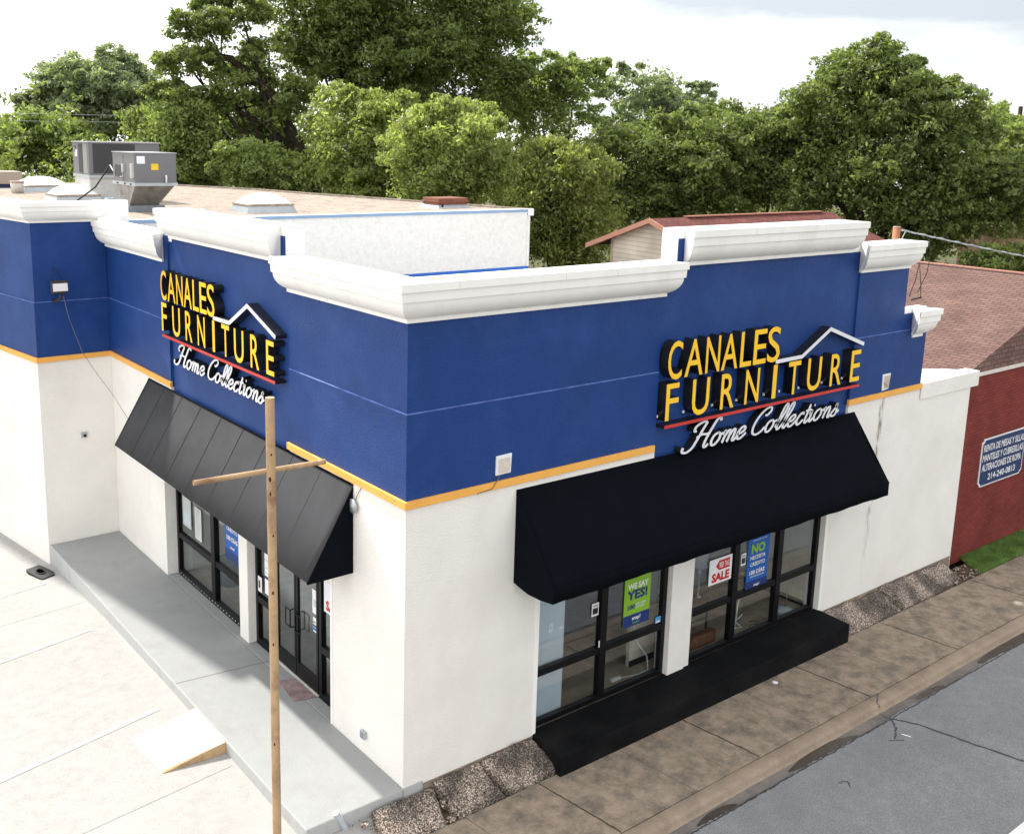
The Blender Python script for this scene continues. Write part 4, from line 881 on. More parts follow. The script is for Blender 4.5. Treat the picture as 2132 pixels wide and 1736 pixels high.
bm = B(); hexa(bm, [(8.27, -3.08, -.538), (8.33, -3.22, -.538), (8.345, -3.21, -.538), (8.285, -3.07, -.538), (8.27, -3.08, -.53), (8.33, -3.22, -.53), (8.345, -3.21, -.53), (8.285, -3.07, -.53)]); tag(obj('paper_scrap', bm, PAPER), 'thin white paper scrap on the asphalt by the tar seam', 'litter')
t = thing('manhole_cover', 'round pale utility cover set in the far sidewalk', 'utility cover', (15.1, -1.85, -.42)); bm = B(); lathe(bm, [(.001, 0), (.17, 0), (.17, .006), (.001, .007)], c=(15.1, -1.86, -.4165), n=24); obj('lid', bm, mat('cover_concrete', (.34, .27, .20), .9, .2, 9), t); bm = B(); lathe(bm, [(.05, .0), (.09, 0), (.09, .004), (.05, .004)], c=(15.1, -1.86, -.409), n=20); obj('ring', bm, mat('cover_worn', (.5, .46, .4), .9, .2, 9), t)
bm = B(); tube(bm, [(-1.68, .0, -.2), (-1.66, -.03, -.12), (-1.70, .03, -.10), (-1.65, .05, -.16), (-1.62, -.04, -.2), (-1.66, -.1, -.22)], .016, 7); tag(obj('cable_scrap', bm, RUBBER), 'black twisted cable scrap at the walkway front corner', 'litter')

# ---------------------------------------------------------------- behind the street windows
t = thing('arc_floor_lamp', 'slim arc floor lamp on a round marble base in the last street window', 'floor lamp', (9.78, .42, 0))
bm = B(); lathe(bm, [(.001, 0), (.20, 0), (.21, .02), (.21, .06), (.19, .075), (.001, .08)], c=(9.66, .42, -.03), n=28); obj('base', bm, mat('marble', (.45, .52, .58), .25, .15, 9, spec=.6), t)
bm = B(); tube(bm, [(9.80, .42, .04), (9.80, .42, 1.35), (9.78, .42, 1.65), (9.70, .42, 1.9), (9.58, .42, 2.15)], .010, 8); obj('stem', bm, mat('brass', (.5, .42, .30), .3, .05, 3, metal=.7), t)
t = thing('display_table', 'dark metal table with a brown wooden drawer box in the street window', 'table', (6.95, .9, 0))
bm = B(); box(bm, 6.45, 7.50, .55, 1.25, .74, .78); obj('tabletop', bm, WOODM, t)
for x in (6.48, 7.45):
    for y in (.58, 1.2): bm = B(); box(bm, x-.015, x+.015, y-.015, y+.015, -.03, .74); obj('leg', bm, BLACKM, t)
bm = B(); box(bm, 6.48, 7.45, .57, .59, .38, .41); obj('stretcher', bm, BLACKM, t)
t = thing('wooden_chest', 'brown wooden drawer box standing on the window floor', 'drawer', (6.95, .45, 0)); bm = B(); box(bm, 6.46, 7.48, .36, .50, -.03, .22); obj('body', bm, WOODM, t, bevel=.006); bm = B(); box(bm, 6.90, 6.96, .35, .359, .10, .15); obj('pull', bm, CHROME, t)
t = thing('table_lamp', 'white table lamp on a turned silver stem behind the sale sign', 'lamp', (7.35, .75, .78))
bm = B(); lathe(bm, [(.001, 0), (.07, 0), (.07, .015), (.02, .03), (.015, .12), (.04, .2), (.015, .28), (.02, .42), (.045, .5), (.012, .58), (.012, .7)], c=(7.35, .75, .78), n=16); obj('stem', bm, CHROME, t)
bm = B(); lathe(bm, [(.17, 0), (.14, .28), (.139, .28), (.168, 0)], c=(7.35, .75, 1.42), n=20); obj('lamp_shade', bm, WPLAST, t)
t = thing('wire_stand', 'white wire stand with a loop tangled on the window floor', 'wire stand', (8.25, .5, 0))
bm = B(); tube(bm, [(8.18+.16*math.cos(a/10*2*math.pi*.85), .45+.1*math.sin(a/10*2*math.pi*.85), .02+.03*a) for a in range(11)], .008, 6); tube(bm, [(8.25, .5, -.02), (8.28, .5, .45), (8.34, .5, .62)], .014, 7); tube(bm, [(8.12, .5, -.02), (8.4, .45, -.02)], .01, 6); obj('wire', bm, WPLAST, t)
bm = B(); tube(bm, [(5.42, .60, .85), (5.40, .55, .6), (5.50, .5, .4), (5.62, .42, .2), (5.55, .32, 0), (5.3, .34, -.02), (4.95, .42, -.015)], .009, 6); tag(obj('extension_lead', bm, WPLAST), 'white extension lead from a wall socket to the window floor', 'cord')
bm = B(); box(bm, 4.72, 4.95, .40, .46, -.03, .02); tag(obj('power_strip', bm, WPLAST, bevel=.008), 'white multi-socket block on the window floor', 'power strip')
bm = B(); box(bm, 5.38, 5.46, .600, .618, .83, .95); tag(obj('wall_socket', bm, WPLAST), 'white wall socket inside the left street window', 'socket')
bm = B(); tube(bm, [(8.5, .35, -.02), (8.62, .4, -.01), (8.75, .33, -.02), (8.85, .45, -.02), (8.7, .5, -.02)], .006, 5); tag(obj('loose_cord', bm, RUBBER), 'dark loose cord on the floor near the window mullion', 'cord')
t = thing('vacuum_drum', 'dark round drum inside the far side window', 'drum', (1.0, 8.1, 0)); bm = B(); lathe(bm, [(.001, 0), (.25, 0), (.28, .1), (.28, .5), (.2, .6), (.001, .62)], c=(.95, 8.1, -.03), n=20); obj('body', bm, flat('dark_teal', (.02, .035, .04)), t)
t = thing('wooden_display', 'brown wooden display stand inside the right shop door', 'stand', (1.2, 3.0, 0)); bm = B(); box(bm, .9, 1.15, 3.0, 3.25, -.03, 1.25); obj('body', bm, WOODM, t, bevel=.01); bm = B(); box(bm, .88, 1.17, 2.98, 3.27, 1.251, 1.28); obj('top', bm, WPLAST, t)

# ---------------------------------------------------------------- roof equipment
ZR = 7.37
def skylight(x, y, label, w=1.35, dy=1.15):
    t = thing('roof_skylight', label, 'skylight', (x, y, ZR), 'domed skylights on the tan roof')
    bm = B(); a, b_ = w/2, dy/2
    hexa(bm, [(x-a-.06, y-b_-.06, ZR), (x+a+.06, y-b_-.06, ZR), (x+a+.06, y+b_+.06, ZR), (x-a-.06, y+b_+.06, ZR), (x-a+.02, y-b_+.02, ZR+.19), (x+a-.02, y-b_+.02, ZR+.19), (x+a-.02, y+b_-.02, ZR+.19), (x-a+.02, y+b_-.02, ZR+.19)]); obj('curb', bm, GALV, t)
    bm = B(); box(bm, x-a, x+a, y-b_, y+b_, ZR+.191, ZR+.235); obj('frame', bm, mat('old_frame', (.35, .28, .2), .8, .3, 10), t)
    bm = B(); n = 12; g = []
    for i in range(n+1):
        g.append([bm.verts.new((x+(a-.03)*(2*i/n-1), y+(b_-.03)*(2*j/n-1), ZR+.236+.28*(max(0, (1-(2*i/n-1)**2)*(1-(2*j/n-1)**2)))**.55)) for j in range(n+1)])
    for i in range(n):
        for j in range(n): f = bm.faces.new([g[i][j], g[i+1][j], g[i+1][j+1], g[i][j+1]]); f.smooth = True
    obj('dome', bm, DOME, t)
skylight(4.95, 14.35, 'domed white skylight alone in the middle of the tan roof', 1.35, 1.0)
skylight(1.62, 20.1, 'domed white skylight nearer the camera of the left pair', 1.25, 1.2)
skylight(2.4, 26.4, 'domed white skylight behind, next to the roof bucket', 1.5, 1.6)
t = thing('roof_hatch', 'low red-brown roof hatch near the right roof edge', 'roof hatch', (11.1, 14.4, ZR))
bm = B(); hexa(bm, [(10.46, 13.9, ZR), (11.70, 13.9, ZR), (11.70, 14.9, ZR), (10.46, 14.9, ZR), (10.55, 14.0, ZR+.10), (11.62, 14.0, ZR+.10), (11.62, 14.8, ZR+.10), (10.55, 14.8, ZR+.10)]); obj('curb', bm, GALV, t)
bm = B(); box(bm, 10.54, 11.63, 13.99, 14.81, ZR+.10, ZR+.17); box(bm, 10.50, 11.67, 13.95, 14.85, ZR+.171, ZR+.215); box(bm, 10.53, 11.64, 13.98, 14.82, ZR+.216, ZR+.30); obj('lid', bm, REDCURB, t, bevel=.01)
bm = B(); box(bm, 10.62, 10.68, 13.93, 13.949, ZR+.02, ZR+.12); obj('latch', bm, RUBBER, t)
# rooftop air conditioners
def hvac_near():
    t = thing('rooftop_air_conditioner', 'front air conditioner with a yellow warning label on a flared duct curb', 'air conditioner', (2.3, 16.2, ZR), 'rooftop air conditioners')
    x0, x1, y0, y1, z0, z1 = 1.66, 2.76, 14.9, 16.55, 8.14, 8.88
    bm = B(); box(bm, x0, x1, y0, y1, z0, z1); bx_ = obj('cabinet', bm, GREYBOX, t, bevel=.01)
    bm = B(); box(bm, x0-.02, x1+.02, y0-.02, y1+.02, z1, z1+.025); obj('lid', bm, mat('light_grey_steel', (.34, .34, .35), .5), t)
    bm = B(); box(bm, x0-.02, x1+.02, y0-.02, y1+.02, z0-.085, z0-.002)
    obj('base_rail', bm, GALV, t)
    bm = B()
    for y in (15.1, 15.55, 16.1): box(bm, x0-.022, x0-.0205, y, y+.14, z0-.065, z0-.025)
    obj('fork_slot', bm, RUBBER, t)
    bm = B(); hexa(bm, [(x0+.02, y0+.55, ZR+.16), (x1-.32, y0+.55, ZR+.16), (x1-.32, y1-.1, ZR+.16), (x0+.02, y1-.1, ZR+.16), (x0+.02, y0+.1, z0-.086), (x1-.02, y0+.1, z0-.086), (x1-.02, y1-.1, z0-.086), (x0+.02, y1-.1, z0-.086)]); obj('duct', bm, mat('aged_duct', (.30, .29, .27), .5, .3, 4, metal=.6), t)
    bm = B(); box(bm, x0-.15, x1-.15, y0+.5, y1+.1, ZR, ZR+.159); obj('curb', bm, mat('curb_grey', (.22, .25, .28), .7, .2, 5), t)
    bm = B(); box(bm, x0+.06, x0+.27, y0-.006, y0-.001, z1-.26, z1-.07); obj('label_sheet', bm, PAPER, bx_)
    bm = B(); box(bm, x0+.43, x0+.62, y0-.006, y0-.001, z1-.42, z1-.26); obj('warning_label', bm, flat('warning_yellow', (.75, .52, .03)), bx_)
    bm = B()
    for k in range(5): box(bm, x0-.006, x0-.001, y0+1.0+k*.11, y0+1.05+k*.11, z0+.12, z0+.42)
    box(bm, x0-.004, x0-.0005, y0+.82, y0+.835, z0+.02, z1-.02)
    obj('louvre', bm, DARKGRILL, bx_)
    bm = B(); box(bm, x0-.07, x0-.001, y0+.04, y0+.16, z0+.12, z0+.48); box(bm, x0-.05, x0-.001, y0+.75, y0+.85, z0+.25, z0+.46); obj('switch_box', bm, mat('switch_grey', (.45, .45, .43), .6), bx_)
    bm = B(); tube(bm, [(x0+.8, y0-.02, z0+.18), (x0+.8, y0-.06, z0+.18), (x0+.8, y0-.06, z0-.02)], .022, 8); obj('drain_pipe', bm, WPLAST, bx_)
hvac_near()
def hvac_far():
    t = thing('rooftop_air_conditioner', 'rear air conditioner with dark coil panels half hidden by the front one', 'air conditioner', (2.6, 20.6, ZR), 'rooftop air conditioners')
    x0, x1, y0, y1, z0, z1 = 1.98, 4.1, 19.6, 21.1, 8.17, 9.10
    bm = B(); box(bm, x0, x1, y0, y1, z0, z1); b2 = obj('cabinet', bm, GREYBOX, t, bevel=.01)
    bm = B(); box(bm, x0-.03, x1+.03, y0-.03, y1+.03, z1, z1+.035); obj('lid', bm, mat('light_grey_steel2', (.36, .36, .37), .5), t)
    bm = B(); box(bm, x0-.02, x1+.02, y0-.02, y1+.02, z0-.09, z0-.002); obj('base_rail', bm, GALV, t)
    bm = B(); box(bm, x0+.02, x1-.02, y0+.03, y1-.03, ZR, z0-.091); obj('curb', bm, mat('pale_curb', (.5, .5, .48), .6, .1, 5), t)
    bm = B(); box(bm, x0+.12, x1-.75, y0-.008, y0-.001, z0+.05, z1-.03); box(bm, x0-.008, x0-.001, y0+.55, y0+.95, z0+.04, z1-.04); obj('coil_grille', bm, DARKGRILL, b2)
    bm = B(); box(bm, x0-.008, x0-.001, y0+.12, y0+.52, z0+.04, z1-.04); obj('side_panel', bm, flat('warm_grey', (.25, .24, .22)), b2)
    bm = B(); lathe(bm, [(.001, 0), (.06, 0), (.06, .006), (.001, .006)], n=16); bmesh.ops.transform(bm, matrix=Matrix.Translation((x0-.003, y1-.25, z1-.13))@Matrix.Rotation(R(-90), 4, 'Y')@Matrix.Diagonal((.55, 1.2, 1, 1)), verts=bm.verts); obj('badge', bm, PNAVY, b2)
    bm = B(); box(bm, x0-.006, x0-.001, y1-.42, y1-.3, z1-.42, z1-.22); box(bm, x0-.006, x0-.001, y1-.25, y1-.2, z1-.42, z1-.3); box(bm, x1-.3, x1-.1, y0-.006, y0-.001, z1-.32, z1-.28); obj('label_sheet', bm, PAPER, b2)
hvac_far()
bm = B(); tube(bm, [(1.35, 19.2, ZR), (1.6, 17.9, 7.9), (1.80, 17.2, 8.52)], .022, 7); tag(obj('cable_mast', bm, RUBBER), 'thin leaning black mast carrying cables between the air conditioners', 'mast')
bm = B(); tube(bm, [(1.80, 17.2, 8.52), (1.78, 16.9, 8.38), (1.74, 16.5, 8.28), (1.68, 16.1, 8.25), (1.63, 15.7, 8.27)], .016, 6); tag(obj('conduit', bm, mat('pale_conduit', (.5, .47, .42), .6)), 'pale flexible conduit drooping from the leaning mast', 'conduit')
t = thing('roof_bucket', 'white bucket standing on the roof left of the rear skylight', 'bucket', (1.35, 25.3, ZR)); bm = B(); lathe(bm, [(.001, 0), (.19, 0), (.22, .4), (.21, .4), (.18, .02), (.001, .02)], c=(1.35, 25.3, ZR), n=18); obj('body', bm, mat('bucket_white', (.55, .52, .48), .5, .1, 5), t); bm = B(); lathe(bm, [(.219, 0), (.232, .005), (.232, .04), (.22, .045)], c=(1.35, 25.3, ZR+.345), n=18); obj('rim', bm, flat('bucket_rim', (.35, .2, .15)), t)
t = thing('roof_housing', 'low tan box housing at the left edge of the roof', 'roof box', (1.8, 29, ZR)); bm = B(); box(bm, .4, 2.45, 29.0, 30.2, ZR+.14, ZR+.58); obj('box', bm, flat('tan_metal', (.35, .29, .24)), t); bm = B(); box(bm, .5, 2.40, 29.05, 30.1, ZR, ZR+.139); obj('base', bm, flat('navy_base', (.02, .03, .08)), t)
t = thing('roof_vent', 'tiny white vent cap on the roof between cornice and skylight', 'vent', (3.02, 13.9, ZR)); bm = B(); lathe(bm, [(.001, 0), (.10, 0), (.11, .05), (.09, .12), (.001, .15)], c=(3.02, 13.9, ZR), n=16); obj('cap', bm, DOME, t)
t = thing('roof_curb', 'flat white capped roof curb behind the front skylight', 'roof curb', (2.2, 17.2, ZR)); bm = B(); box(bm, 1.2, 2.0, 16.6, 17.6, ZR, ZR+.14); obj('box', bm, mat('curb_side', (.33, .36, .38), .6), t); bm = B(); box(bm, 1.15, 2.05, 16.55, 17.65, ZR+.141, ZR+.18); obj('cap', bm, WPLAST, t)
bm = B(); lathe(bm, [(.001, 0), (.11, 0), (.12, .32), (.11, .32), (.10, .02), (.001, .02)], c=(1.45, 16.3, ZR), n=16); tag(obj('plastic_pail', bm, mat('pale_blue_pail', (.35, .45, .52), .4)), 'pale blue pail standing under the front air conditioner', 'pail')

# ---------------------------------------------------------------- neighbours
nb_ = thing('brick_building', 'red painted brick building with a pink shingle roof right of the shop', 'building', (20, 0, -.4))
bm = B(); l = bm.loops.layers.uv.verify()
f = quad(bm, (15.95, .20, -.5), (36, .20, -.5), (36, .20, 4.18), (15.95, .20, 4.18)); uvq(bm, f, [(15.95, -.5), (36, -.5), (36, 4.18), (15.95, 4.18)])
f = quad(bm, (15.95, 9, -.5), (15.95, .20, -.5), (15.95, .20, 4.18), (15.95, 9, 4.18)); uvq(bm, f, [(0, 0), (9, 0), (9, 4.7), (0, 4.7)])
f = quad(bm, (36, .2, -.5), (36, 9, -.5), (36, 9, 4.18), (36, .2, 4.18)); f = quad(bm, (36, 9, -.5), (15.95, 9, -.5), (15.95, 9, 4.18), (36, 9, 4.18))
obj('wall', bm, REDBRICK, nb_, recalc=False)
bm = B(); box(bm, 15.66, 36, .15, .27, 4.18, 4.245); obj('eave_trim', bm, mat('pale_trim', (.62, .57, .52), .6), nb_)
bm = B()
A0, A1, E0, E1 = (15.75, .22, 4.24), (29.3, .22, 4.24), (22.5, .7, 6.02), (22.5, 9.2, 6.02)
sl = math.hypot(6.75, 1.78)
f = quad(bm, (15.75, 9.2, 4.24), A0, E0, E1); uvq(bm, f, [(9.2, 0), (.2, 0), (.7, sl), (9.2, sl)])
f = bm.faces.new([bm.verts.new(p) for p in (A0, A1, E0)]); uvq(bm, f, [(15.75, 0), (29.3, 0), (22.5, 2.45)])
f = quad(bm, A1, (29.3, 9.2, 4.24), E1, E0); uvq(bm, f, [(.2, 0), (9.2, 0), (9.2, sl), (1.9, sl)])
f = bm.faces.new([bm.verts.new(p) for p in ((15.75, 9.2, 4.24), E1, (29.3, 9.2, 4.24))]); uvq(bm, f, [(15.7, 0), (22, 2), (29, 0)])
obj('roof', bm, SHINGLE, nb_)
bm = B(); box(bm, 22.40, 22.62, .7, 9.2, 5.99, 6.045); obj('ridge_cap', bm, mat('ridge_shingle', (.38, .18, .13), .9, .2, 8), nb_)
bm = B(); box(bm, 22.37, 22.39, .7, 9.2, 5.96, 6.01); obj('ridge_dark_strip', bm, flat('dark_strip', (.04, .04, .06)), nb_)  # thin dark strip along the near side of the ridge cap
# painted notice on the brick wall
NAVY2 = mat('sign_navy', (.018, .035, .11), .6, .1, 5)
t = thing('wall_sign', 'navy Spanish rental sign with white lettering on the red brick wall', 'sign', (17.6, .18, 1.4)); ysg = .17
X0, X1, Z0, Z1 = 16.95, 19.18, 1.30, 2.52; kx = .10
def octo(x0, x1, z0, z1, c_, y): return [(x0+c_, y, z0), (x1-c_, y, z0), (x1-c_, y, z0+c_*.5), (x1, y, z0+c_), (x1, y, z1-c_), (x1-c_, y, z1-c_*.5), (x1-c_, y, z1), (x0+c_, y, z1), (x0+c_, y, z1-c_*.5), (x0, y, z1-c_), (x0, y, z0+c_), (x0+c_, y, z0+c_*.5)]
bm = B(); bm.faces.new([bm.verts.new(p) for p in octo(X0, X1, Z0, Z1, .09, ysg)]); 
ex = bmesh.ops.extrude_face_region(bm, geom=bm.faces[:]); bmesh.ops.translate(bm, vec=(0, .025, 0), verts=[v for v in ex['geom'] if isinstance(v, bmesh.types.BMVert)]); obj('border', bm, INKW, t)
bm = B(); bm.faces.new([bm.verts.new(p) for p in octo(X0+.03, X1-.03, Z0+.03, Z1-.03, .09, ysg-.002)]); obj('panel', bm, NAVY2, t, recalc=False)
pl = lambda a, b_: (a, ysg-.005, b_)
for s_, a, b_, z0, z1 in (('RENTA DE MESAS Y SILLAS', 17.04, 19.12, 2.19, 2.37), ('MANTELES Y CUBRESILLAS', 17.03, 19.10, 1.94, 2.12), ('ALTERACIONES DE ROPA', 17.04, 19.05, 1.69, 1.87), ('214-240-0813', 17.40, 18.80, 1.43, 1.60)): text_obj(s_, a, b_, z0, z1, INKW, pl, off=.018, parent=t)
# electrical mast and service drop
t = thing('service_mast', 'orange-brown electrical mast pipe behind the small right cornice', 'mast', (14.6, 1.6, 4.3)); bm = B(); tube(bm, [(14.60, 1.6, 4.3), (14.60, 1.6, 7.62)], .085, 14); obj('pipe', bm, mat('rusty_pipe', (.36, .15, .08), .8, .15, 5), t); bm = B(); lathe(bm, [(.001, 0), (.09, 0), (.085, .015), (.001, .02)], c=(14.6, 1.6, 7.62), n=14); obj('cap', bm, flat('pipe_cap', (.4, .3, .25)), t)
bm = B(); pts = []
for k in range(25):
    u = k/24; pts.append((14.68+26*u, 1.55-.9*u, 7.56-2.3*u-1.1*math.sin(math.pi*u)*.5))
tube(bm, pts, .015, 6); 
p2 = []
for k in range(120):
    u = k/119*.5; p2.append((14.68+26*u, 1.55-.9*u+.018*math.cos(k*.9), 7.56-2.3*u-1.1*math.sin(math.pi*u)*.5+.018*math.sin(k*.9)))
tube(bm, p2, .011, 5)
tag(obj('power_line', bm, mat('twisted_cable', (.40, .43, .46), .5, .3, 3)), 'thick pale twisted cable running right from the orange mast', 'cable')
bm = B(); tube(bm, [(14.66, 1.52, 7.55), (14.8, 1.5, 7.52), (14.58, 1.5, 7.25)], .012, 5); tag(obj('tie_wire', bm, WPLAST), 'short white tie wire beside the orange mast top', 'wire')
bm = B(); tube(bm, [(13.42, .17, 7.52), (13.42, .10, 7.2), (13.42, .14, 6.8), (13.42, .30, 6.35)], .008, 5); tube(bm, [(13.42, .33, 7.0), (13.42, .38, 6.6), (13.42, .48, 6.25)], .009, 5); tube(bm, [(13.42, .33, 7.0), (13.42, .24, 6.5), (13.42, .22, 6.27), (13.42, .36, 6.22)], .009, 5); tube(bm, [(13.42, .20, 6.26), (13.42, .32, 6.22), (13.42, .42, 6.18)], .02, 5); tag(obj('drop_wires', bm, RUBBER), 'tangle of black service wires hanging behind the blue wall end', 'wire')
# house behind the shop
hs = thing('gabled_house', 'tan sided gabled house with a dark red shingle roof behind the parapet', 'house', (25, 13.88, -.5))
GX = 20.0; PY, PZ = 13.88, 6.83
bm = B()
f = bm.faces.new([bm.verts.new(p) for p in ((GX, 16.02, -.5), (GX, 11.74, -.5), (GX, 11.74, 5.93), (GX, PY, PZ-.12), (GX, 16.02, 5.93))]); uvq(bm, f, [(16.02, -.5), (11.74, -.5), (11.74, 5.93), (PY, 6.75), (16.02, 5.93)])
f = quad(bm, (GX, 11.74, -.5), (30.4, 11.74, -.5), (30.4, 11.74, 5.93), (GX, 11.74, 5.93)); uvq(bm, f, [(0, -.5), (10, -.5), (10, 5.93), (0, 5.93)])
f = quad(bm, (30.4, 16.02, -.5), (GX, 16.02, -.5), (GX, 16.02, 5.93), (30.4, 16.02, 5.93)); uvq(bm, f, [(0, -.5), (10, -.5), (10, 5.93), (0, 5.93)])
obj('wall', bm, SIDING, hs, recalc=False)
bm = B(); sl = math.hypot(3.13, 1.14)
def roofside(bm, ye, s):
    a, b_ = GX-.32, 30.65; ze = PZ-1.145
    f = quad(bm, (a, ye, ze), (b_, ye, ze), (b_, PY, PZ), (a, PY, PZ)); uvq(bm, f, [(a, 0), (b_, 0), (b_, sl), (a, sl)])
    f2 = quad(bm, (a, ye, ze-.09), (b_, ye, ze-.09), (b_, PY, PZ-.09), (a, PY, PZ-.09))
roofside(bm, 10.75, 1); roofside(bm, 17.01, -1); obj('roof', bm, SHINGLED, hs)
FASC = mat('salmon_fascia', (.50, .25, .18), .7, .08, 4)
bm = B()
for ye in (10.72, 17.04):
    a = GX-.34; ze = PZ-1.15
    hexa(bm, [(a-.02, ye, ze-.17), (a+.02, ye, ze-.17), (a+.02, PY, PZ-.16), (a-.02, PY, PZ-.16), (a-.02, ye, ze+.012), (a+.02, ye, ze+.012), (a+.02, PY, PZ+.02), (a-.02, PY, PZ+.02)])
    hexa(bm, [(a, ye, ze-.12), (GX, ye, ze-.12), (GX, PY, PZ-.13), (a, PY, PZ-.13), (a, ye, ze-.10), (GX, ye, ze-.10), (GX, PY, PZ-.11), (a, PY, PZ-.11)])
obj('fascia', bm, FASC, hs)
bm = B(); box(bm, 21.6, 30.0, PY-.12, PY+.12, PZ+.005, PZ+.05); obj('ridge_vent', bm, mat('ridge_vent', (.33, .14, .10), .8), hs)
bm = B(); box(bm, GX-.02, GX-.001, 15.90, 16.03, -.5, 5.9); obj('corner_board', bm, mat('corner_board', (.48, .40, .31), .8), hs)
# far buildings on the right
t = thing('far_building', 'low tan brick building in the gap at the far right', 'building', (43, 10, -.5)); bm = B(); l = bm.loops.layers.uv.verify()
def bbox_uv(bm, x0, x1, y0, y1, z0, z1):
    for pts, ln in (([(x0, y1), (x0, y0)], y1-y0), ([(x0, y0), (x1, y0)], x1-x0), ([(x1, y0), (x1, y1)], y1-y0), ([(x1, y1), (x0, y1)], x1-x0)):
        (a, b_), (c_, d_) = pts; f = quad(bm, (a, b_, z0), (c_, d_, z0), (c_, d_, z1), (a, b_, z1)); uvq(bm, f, [(0, z0), (ln, z0), (ln, z1), (0, z1)])
    f = quad(bm, (x0, y0, z1), (x1, y0, z1), (x1, y1, z1), (x0, y1, z1)); uvq(bm, f, [(0, 0), (.1, 0), (.1, .1), (0, .1)])
bbox_uv(bm, 43, 55, 3, 14.6, -.8, 5.75); obj('wall', bm, TANBRICK, t, recalc=False); bm = B(); box(bm, 42.95, 55, 2.95, 14.65, 5.751, 5.9); obj('coping', bm, flat('tan_coping', (.45, .36, .28)), t)
t = thing('far_building', 'pink stucco house beyond the tan brick building', 'house', (60, 16, -.5)); bm = B(); box(bm, 58, 70, 6, 19, -.8, 5.6); obj('wall', bm, PINKWALL, t); bm = B(); hexa(bm, [(57.5, 5.5, 5.6), (70.5, 5.5, 5.6), (70.5, 19.5, 5.6), (57.5, 19.5, 5.6), (61, 9, 7.0), (67, 9, 7.0), (67, 16, 7.0), (61, 16, 7.0)]); obj('roof', bm, flat('mauve_roof', (.22, .16, .15)), t)
t = thing('utility_pole', 'dark wooden utility pole above the far right trees', 'utility pole', (57, 18.9, -.5)); bm = B(); tube(bm, [(57, 18.9, -.5), (57, 18.9, 12.2)], [.16, .12], 10); obj('pole', bm, BARK, t); bm = B(); box(bm, 56.2, 57.8, 18.85, 18.95, 11.5, 11.62); obj('crossarm', bm, BARK, t); bm = B(); lathe(bm, [(.001, 0), (.2, 0), (.2, .7), (.001, .75)], c=(56.8, 18.65, 9.9), n=14); obj('transformer', bm, GALV, t)
# distant wires over the left roof
bm = B()
for dz in (0, -.35): tube(bm, [(-12+u*34/10, 36+u*1.2, 10.05+dz+.9*((u-5)/10)**2+u*.045) for u in range(11)], .008, 4)
tag(obj('power_line', bm, mat('far_wire', (.5, .55, .58), .5)), 'thin distant wires crossing in front of the left trees', 'cable')

# ---------------------------------------------------------------- trees
def leafmat(name, c, tr=.42):
    m = bpy.data.materials.new(name); m.use_nodes = True; t = m.node_tree; t.nodes.clear()
    o = N(t, 'ShaderNodeOutputMaterial'); d = N(t, 'ShaderNodeBsdfPrincipled'); d.inputs['Roughness'].default_value = .45; d.inputs['Specular IOR Level'].default_value = .35
    tl = N(t, 'ShaderNodeBsdfTranslucent'); x = N(t, 'ShaderNodeMixShader'); x.inputs[0].default_value = tr
    g = N(t, 'ShaderNodeNewGeometry'); tc = N(t, 'ShaderNodeTexCoord'); nz = N(t, 'ShaderNodeTexNoise'); nz.inputs['Scale'].default_value = .9; nz.inputs['Detail'].default_value = 3
    t.links.new(tc.outputs['Object'], nz.inputs['Vector'])
    ad = N(t, 'ShaderNodeMath', operation='MULTIPLY_ADD'); ad.inputs[1].default_value = .9; t.links.new(g.outputs['Random Per Island'], ad.inputs[0]); t.links.new(nz.outputs[0], ad.inputs[2])
    r = N(t, 'ShaderNodeMapRange'); r.inputs[1].default_value = .35; r.inputs[2].default_value = 1.55; r.inputs[3].default_value = .45; r.inputs[4].default_value = 1.75; t.links.new(ad.outputs[0], r.inputs[0])
    v = N(t, 'ShaderNodeVectorMath', operation='SCALE'); v.inputs[0].default_value = c; t.links.new(r.outputs[0], v.inputs['Scale'])
    v2 = N(t, 'ShaderNodeVectorMath', operation='MULTIPLY'); v2.inputs[1].default_value = (1.35, 1.4, .75); t.links.new(v.outputs[0], v2.inputs[0])
    t.links.new(v.outputs[0], d.inputs['Base Color']); t.links.new(v2.outputs[0], tl.inputs[0]); t.links.new(d.outputs[0], x.inputs[1]); t.links.new(tl.outputs[0], x.inputs[2]); t.links.new(x.outputs[0], o.inputs[0])
    return m
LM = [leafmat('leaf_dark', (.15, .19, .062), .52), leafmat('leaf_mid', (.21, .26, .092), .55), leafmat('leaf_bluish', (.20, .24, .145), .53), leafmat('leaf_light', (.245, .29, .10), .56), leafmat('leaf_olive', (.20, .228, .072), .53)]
rng = np.random.default_rng(5)
